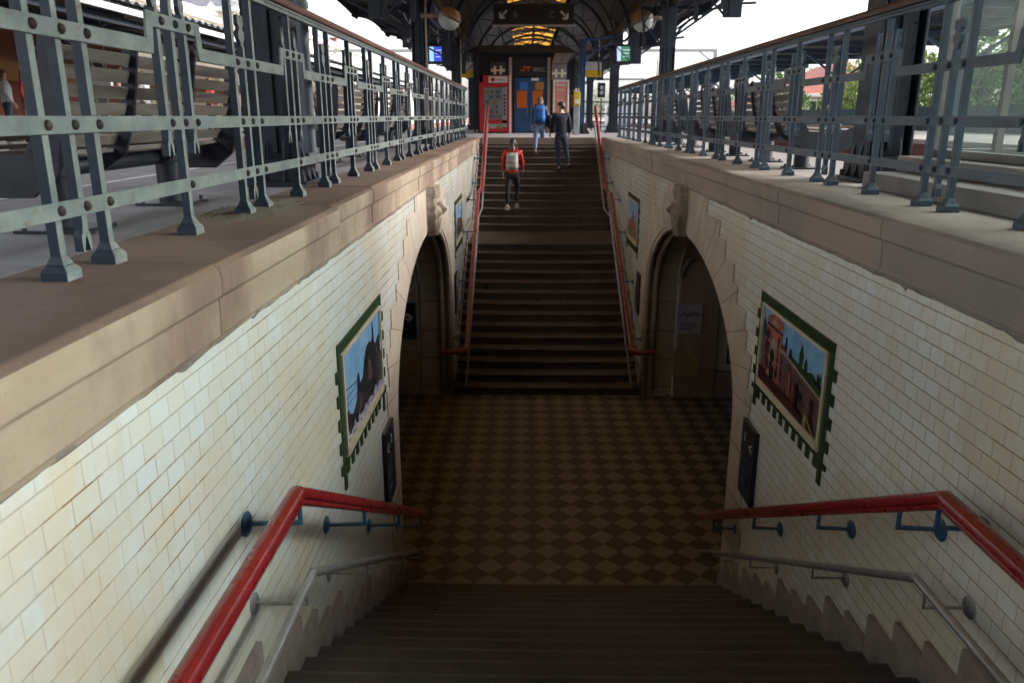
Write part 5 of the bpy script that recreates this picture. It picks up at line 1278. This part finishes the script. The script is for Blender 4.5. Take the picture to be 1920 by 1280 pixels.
# ---------------------------------------------------------------- people
def skinmesh(name,verts,edges,radii,mt,parent,root=0,sub=1,origin=None):
    me=bpy.data.meshes.new(name); me.from_pydata([tuple(v) for v in verts],edges,[]); o=bpy.data.objects.new(name+'_tmp',me); col.objects.link(o)
    sk=o.modifiers.new('s','SKIN'); sk.use_smooth_shade=True
    for i,r in enumerate(radii): me.skin_vertices[0].data[i].radius=(r if isinstance(r,tuple) else (r,r))
    for i,d in enumerate(me.skin_vertices[0].data): d.use_root=(i==root)
    ss=o.modifiers.new('u','SUBSURF'); ss.levels=sub; ss.render_levels=sub
    dg=bpy.context.evaluated_depsgraph_get(); m2=bpy.data.meshes.new_from_object(o.evaluated_get(dg)); bpy.data.objects.remove(o)
    return m2
def person(loc,ang,label,h=1.75,legs=((20,10),(-15,25)),arms=((10,20),(-10,25)),top=None,trous=None,skin=None,hairm=None,shoem=None,long_hair=False,bun=False,lean=4,headturn=0,group=None,lod=False,sleeves=True,shorts=False):
    """legs/arms: (swing forward, knee or elbow bend) in degrees for left and right; figure faces +Y before turning by ang"""
    rt=thing('person',loc,label,'person',group); k=h/1.75
    Rz=Matrix.Rotation(ang,3,'Z'); L0=Vector(loc)
    def W(p): return L0+Rz@(Vector(p)*k)
    ls=math.sin(R(lean)); lc=math.cos(R(lean)); pz=.93
    lowest=0
    def T(x,f,u): return (x,f+ (u-pz)*ls, pz+(u-pz)*lc)     # torso lean
    J={}
    def leg(sx,a,bn):
        hip=(sx*.09,0,.90); kn=(sx*.10,.43*math.sin(R(a)),.90-.43*math.cos(R(a)))
        an=(sx*.10,kn[1]+.42*math.sin(R(a-bn)),kn[2]-.42*math.cos(R(a-bn)))
        return hip,kn,an
    LG=[leg(-1,*legs[0]),leg(1,*legs[1])]
    low=min(l[2][2] for l in LG)-.07
    dz=-low
    def up(p): return (p[0],p[1],p[2]+dz)
    sh=[T(s_*.185,0,1.42) for s_ in (-1,1)]; AR=[]
    for s_,(a,bn),S in zip((-1,1),arms,sh):
        el=(S[0]+s_*.05,S[1]+.28*math.sin(R(a)),S[2]-.28*math.cos(R(a))); wr=(el[0]+s_*.0,el[1]+.25*math.sin(R(a+bn)),el[2]-.25*math.cos(R(a+bn))); AR.append((S,el,wr))
    neck=T(0,0,1.47); chin=T(0,.01,1.54); hd=T(0,.015,1.62); crown=T(0,0,1.70)
    # body: one continuous skinned surface
    V=[(0,0,.93),T(0,0,1.10),T(0,0,1.32),neck,chin,hd,crown]; Rr=[.10,.10,.12,.052,.062,.082,.06]; Ed=[(0,1),(1,2),(2,3),(3,4),(4,5),(5,6)]
    for (hip,kn,an) in LG:
        i=len(V); V+=[hip,kn,an,(an[0],an[1]+.05,an[2]-.05),(an[0],an[1]+.12,an[2]-.055)]; Rr+=[.058,.045,.032,.024,.015]; Ed+=[(0,i),(i,i+1),(i+1,i+2),(i+2,i+3),(i+3,i+4)]
    for s_,(S,el,wr) in zip((-1,1),AR):
        d=(Vector(wr)-Vector(el)).normalized(); pm=Vector(wr)+d*.055
        i=len(V); V+=[S,el,wr,tuple(pm)]; Rr+=[.05,.036,.024,.028]; Ed+=[(2,i),(i,i+1),(i+1,i+2),(i+2,i+3)]
    V=[W(up(v)) for v in V]; me=skinmesh('body',V,Ed,[r*k for r in Rr],skin,rt)
    # fingers joined into the same mesh
    fb=MB()
    for s_,(S,el,wr) in zip((-1,1),AR):
        d=(Vector(wr)-Vector(el)).normalized(); side_=Vector((1,0,0)); fw=d.cross(side_).normalized()
        for q,ln in ((-.026,.062),(-.009,.075),(.009,.07),(.026,.055)):
            p0=Vector(wr)+d*.07+fw*q; p1=p0+d*ln*.5+side_*(-s_*.006); p2=p0+d*ln+side_*(-s_*.022)
            fb.tube([W(up(p0)),W(up(p1)),W(up(p2))],[.0095*k,.0085*k,.006*k],6)
        p0=Vector(wr)+d*.03-fw*.02; fb.tube([W(up(p0)),W(up(p0+d*.03-fw*.025)),W(up(p0+d*.055-fw*.03))],[.011*k,.010*k,.007*k],6)
    # nose and ears on the head
    tu=Matrix.Rotation(R(headturn),3,'Z'); hc=Vector(hd)
    def HD(p): return W(up(tuple(hc+tu@Vector(p))))
    fb.tube([HD((0,.07,.015)),HD((0,.098,-.02)),HD((0,.075,-.03))],[.010*k,.014*k,.008*k],6)
    for s_ in (-1,1): fb.tube([HD((s_*.078,0,.012)),HD((s_*.088,-.008,-.005)),HD((s_*.08,.0,-.03))],[.012*k,.015*k,.008*k],6)
    bm=bmesh.new(); bm.from_mesh(me); tmp=bpy.data.meshes.new('t'); tmp.from_pydata(fb.v,[],fb.f); bm.from_mesh(tmp); bm.to_mesh(me); bm.free()
    me.materials.clear(); me.materials.append(skin); me.polygons.foreach_set('use_smooth',[True]*len(me.polygons))
    o=bpy.data.objects.new('body',me); col.objects.link(o); adopt(o,rt)
    def cloth(name,V,Ed,Rr,m):
        me=skinmesh(name,[W(up(v)) for v in V],Ed,[ (r*k if not isinstance(r,tuple) else (r[0]*k,r[1]*k)) for r in Rr],m,rt); me.materials.clear(); me.materials.append(m); me.polygons.foreach_set('use_smooth',[True]*len(me.polygons))
        o=bpy.data.objects.new(name,me); col.objects.link(o); adopt(o,rt); return o
    V=[T(0,0,.84),T(0,0,1.05),T(0,0,1.25),T(0,0,1.38),T(0,0,1.45)]; Ed=[(0,1),(1,2),(2,3),(3,4)]; Rr=[.165,.14,.155,.13,.062]
    for (S,el,wr) in AR:
        i=len(V); e2=tuple(Vector(el).lerp(Vector(wr),.86)); V+=[S,el]; Rr+=[.066,.056]; Ed+=[(3,i),(i,i+1)]
        if sleeves: V.append(e2); Rr.append(.040); Ed.append((i+1,i+2))
    cloth('jacket' if sleeves else 'shirt',V,Ed,Rr,top)
    V=[(0,0,1.02),(0,0,.90)]; Ed=[(0,1)]; Rr=[.13,.135]
    for (hip,kn,an) in LG:
        i=len(V); a2=tuple(Vector(kn).lerp(Vector(an),.93)); V+=[(hip[0],hip[1],hip[2]-.05),kn]; Rr+=[.108,.070]; Ed+=[(1,i),(i,i+1)]
        if not shorts: V.append(a2); Rr.append(.046); Ed.append((i+1,i+2))
    cloth('trousers' if not shorts else 'shorts',V,Ed,Rr,trous)
    for (hip,kn,an) in LG:
        b=MB(); b.tube([W(up((an[0],an[1]-.05,an[2]-.035))),W(up((an[0],an[1]+.06,an[2]-.035))),W(up((an[0],an[1]+.17,an[2]-.05))),W(up((an[0],an[1]+.20,an[2]-.055)))],[.055*k,.062*k,.050*k,.03*k],8)
        b.obox(W(up((an[0],an[1]+.07,an[2]-.072))),(.10*k,.29*k,.025*k),Rz); b.build('shoe',shoem,rt,smooth=40)
    b=MB(); rr=random.Random(3)
    vs=[];fs=[];n1,n2=10,16
    for i in range(n1+1):
        th=PI*i/n1*.80
        for j in range(n2):
            ph=2*PI*j/n2; q=.098+.006*math.sin(ph*5+th*7); front=math.sin(ph)
            tt=th*(1.0 if front<.3 else .55)
            vs.append(HD((q*.92*math.sin(tt)*math.cos(ph),q*1.08*math.sin(tt)*math.sin(ph)-.008,q*1.12*math.cos(tt)+.012)))
    for i in range(n1):
        for j in range(n2): fs.append((i*n2+j,i*n2+(j+1)%n2,(i+1)*n2+(j+1)%n2,(i+1)*n2+j))
    b.add(vs,fs)
    if bun: b.ball(tuple(HD((0,-.10,.0))),.045*k,8); b.tube([HD((0,-.09,0)),HD((0,-.12,-.10)),HD((.01,-.11,-.22))],[.04*k,.04*k,.015*k],8)
    if long_hair: b.tube([HD((0,-.04,.04)),HD((0,-.06,-.06)),HD((0,-.075,-.16)),HD((0,-.08,-.22))],[.085*k,.088*k,.075*k,.04*k],12,sq=(1.1,.7))
    b.build('hair',hairm,rt,smooth=True)
    # eyes and mouth
    b=MB()
    for s_ in (-1,1): b.ball(tuple(HD((s_*.03,.078,.006))),.010*k,6)
    b.build('eyes',M_black,rt,smooth=True); b=MB(); b.tube([HD((-.022,.078,-.052)),HD((0,.084,-.054)),HD((.022,.078,-.052))],.005*k,5); b.build('mouth',plain('lips',(.4,.15,.12),.5),rt)
    return rt,W,T,up
def fabric(n,c,c2=None): return mat(n,c,.85,c2 or tuple(x*.7 for x in c),14,bstr=.9,bscale=11,bdist=.05)
S1=mat('skin',(.50,.29,.21),.5,(.42,.23,.17),12); S2=mat('fair_skin',(.58,.38,.29),.5,(.5,.31,.24),12)
H_dk=mat('dark_hair',(.03,.02,.016),.55,(.015,.01,.01),30); H_br=mat('light_brown_hair',(.24,.13,.06),.55,(.14,.07,.035),30)
def backpack(W,T,up,label,m1,m2,w_=.30,hh=.42,zc=1.20,straps=True):
    c=Vector(up(T(0,-.20,zc))); p=W(tuple(c))
    r=thing('backpack',tuple(p),label,'backpack')
    b=MB(); n=10; vs=[];fs=[]
    def Q(u,v,d): return W(tuple(Vector(up(T(u,-.12-d,zc+v)))))
    for i in range(n+1):
        for j in range(n+1):
            u=-1+2*i/n; v=-1+2*j/n; d=.15*((1-abs(u)**4)**.5)*((1-abs(v)**4)**.5)*(1+.2*(v<0))
            vs.append(Q(u*w_/2*(1-.12*max(0,v)),v*hh/2,d))
    for i in range(n):
        for j in range(n): fs.append((i*(n+1)+j,(i+1)*(n+1)+j,(i+1)*(n+1)+j+1,i*(n+1)+j+1))
    b.add(vs,fs); b.add([Q(-w_/2,-hh/2,0),Q(w_/2,-hh/2,0),Q(w_/2*.88,hh/2,0),Q(-w_/2*.88,hh/2,0)],[(0,1,2,3)])
    b.build('bag_body',m1,r,smooth=60)
    b=MB(); b.tube([Q(-w_*.40,-.02,.155),Q(0,-.02,.175),Q(w_*.40,-.02,.155)],.008,5); b.tube([Q(0,-.02,.175),Q(0,-hh*.42,.15)],.006,5); b.tube([Q(-.05,hh*.48,.04),Q(0,hh*.58,.05),Q(.05,hh*.48,.04)],.010,6); b.build('trim',m2,r)
    for s_ in (-1,1):
        b=MB(); b.tube([Q(s_*.09,hh*.46,.02),W(up(T(s_*.11,-.05,1.53))),W(up(T(s_*.12,.10,1.46))),W(up(T(s_*.14,.16,1.30))),W(up(T(s_*.16,.06,1.12))),Q(s_*w_*.42,-hh*.4,.0)],.018,6,sq=(1.3,.6)); b.build('strap',m2,r)
    return r
def stair_z(y):
    k=int((y-20.8)/.31)+1; return LZ+riu*k
S_y=21.62
rt,W,T,up=person((-.34,S_y,stair_z(S_y)),R(-4),'person in a red jacket climbing the far stairs on the left, grey backpack on',h=1.92,legs=((-24,6),(34,52)),arms=((-10,25),(14,32)),
  top=fabric('red_jacket',(.62,.045,.03)),trous=fabric('black_trousers',(.016,.016,.022)),skin=S1,hairm=H_dk,shoem=plain('pale_shoe',(.50,.47,.42),.6),bun=True,lean=5)
backpack(W,T,up,'pale grey backpack on the back of the person in the red jacket',fabric('grey_bag',(.42,.42,.40),(.30,.30,.30)),fabric('red_piping',(.35,.04,.05)))
S_y=23.1
rt,W,T,up=person((1.02,S_y,stair_z(S_y)),R(14),'person in dark navy clothes climbing the far stairs by the shaded wall, head turned left',h=1.93,legs=((-8,12),(-22,14)),arms=((8,18),(-6,20)),
  top=fabric('navy_top',(.014,.018,.035)),trous=fabric('dark_jeans',(.022,.035,.075)),skin=S2,hairm=H_dk,shoem=M_black,lean=4,headturn=55)
S_y=24.2
rt,W,T,up=person((.42,S_y,stair_z(S_y)-riu),R(-3),'person in light blue jeans stepping onto the landing before the blue doors',h=1.76,legs=((-30,4),(24,40)),arms=((-6,20),(22,26)),
  top=fabric('grey_blue_top',(.13,.15,.20)),trous=fabric('light_blue_jeans',(.19,.25,.42),(.13,.18,.32)),skin=S2,hairm=H_br,shoem=plain('brown_shoe',(.16,.07,.05),.6),lean=7,long_hair=True)
backpack(W,T,up,'bright blue backpack on the person in light blue jeans',fabric('blue_bag',(.02,.14,.48),(.015,.10,.34)),fabric('blue_strap',(.015,.08,.28)),w_=.34,hh=.50,zc=1.24)
b=MB(); p=W(up(T(.30,-.02,1.02))); b.ball(tuple(p),.13,8,sc3=(.8,.9,1.6)); tag(b.build('shoulder_bag',fabric('black_bag',(.012,.014,.018)),smooth=True),'black shoulder bag hanging at the side of the person in light blue jeans','bag')
person((2.0,33.2,G),R(160),'person in an orange top half hidden behind the dark post by the ticket validator',h=1.7,legs=((2,3),(-3,4)),top=fabric('orange_top',(.48,.12,.05)),trous=fabric('black_slacks',(.02,.02,.025)),skin=S1,hairm=H_br,shoem=M_black,lean=1)
# travellers across the tracks
def far(x,y,ang,label,c,tc,h=1.72,**k): person((x,y,G),ang,label,h=h,legs=((3,4),(-4,5)),arms=((5,20),(-4,40)),top=fabric('clothing',c),trous=fabric('trouser_cloth',tc),skin=S2,hairm=H_br,shoem=M_black,lean=0,**k)
far(-12.9,20.2,R(-60),'person in a white shirt standing on the platform across the tracks',(.62,.64,.68),(.04,.05,.09))
far(-12.2,19.9,R(-80),'person in a red dress top next to the white shirted one, across the tracks',(.50,.05,.04),(.25,.2,.18),long_hair=True)
far(-13.4,20.0,R(-60),'person in grey at the picture edge across the tracks',(.30,.30,.32),(.05,.05,.06))
far(-9.8,30.6,R(10),'worker in an orange vest and blue trousers across the tracks, by a canopy post',(.75,.16,.05),(.04,.08,.20),h=1.8)
far(-10.4,30.2,R(60),'person in pale pink behind the worker in the orange vest',(.62,.40,.36),(.04,.06,.14))
far(-9.7,38.0,R(90),'person in dark clothes seen beside the massive column, across the tracks',(.12,.08,.07),(.03,.03,.04))
far(-9.6,19.5,R(-90),'person in a pink top seen through the bench slats, across the tracks',(.60,.28,.27),(.05,.05,.07))
far(-9.9,21.2,R(-90),'person in a pale top seen through the bench slats, across the tracks',(.5,.5,.5),(.05,.05,.07))
far(-9.5,24.6,R(-90),'person in a red top seen through the bench end, across the tracks',(.5,.08,.06),(.05,.05,.07))
far(9.6,26.0,R(90),'person in a dark coat under the blue canopy, by the bench',(.06,.04,.05),(.03,.03,.05))

# unseen block added behind the camera to darken the railing and stairs
r=thing('light_blocker',(XC,-10,G),'dark waiting room on the island platform behind the top of the near stairs','building')
b=MB(); b.box(-4.6,4.9,-16,-9,G,2.4); b.build('wall',M_kd,r)
b=MB(); b.box(-4.8,5.1,-16.2,-8.8,2.4,2.6); b.build('roof',M_roofu,r)
b=MB(); b.box(-.4,.4,-9.0,-8.95,G,1.4); b.build('door',M_bd,r)

rr=random.Random(21); b=MB(); n=40
ring=[(-1.80+.24*(1+.25*rr.uniform(-1,1))*math.cos(2*PI*i/n),5.35+.75*(1+.18*rr.uniform(-1,1))*math.sin(2*PI*i/n)) for i in range(n)]
vs=[(-1.80,5.35,G+.034)]+[(x*.5-.90,y*.5+2.675,G+.030+rr.uniform(-.003,.004)) for x,y in ring]+[(x,y,G+.015) for x,y in ring]
b.add(vs,[(0,1+i,1+(i+1)%n) for i in range(n)]+[(1+i,1+n+i,1+n+(i+1)%n,1+(i+1)%n) for i in range(n)])
tag(b.build('moss_patch',mat('gritty_moss',(.20,.17,.13),.95,(.10,.09,.06),20,bstr=1,bscale=90,bdist=.01,c3=(.32,.28,.22),s3=60),smooth=True),'patch of dry moss and grit on the brown coping at the railing feet','moss patch',kind='stuff')
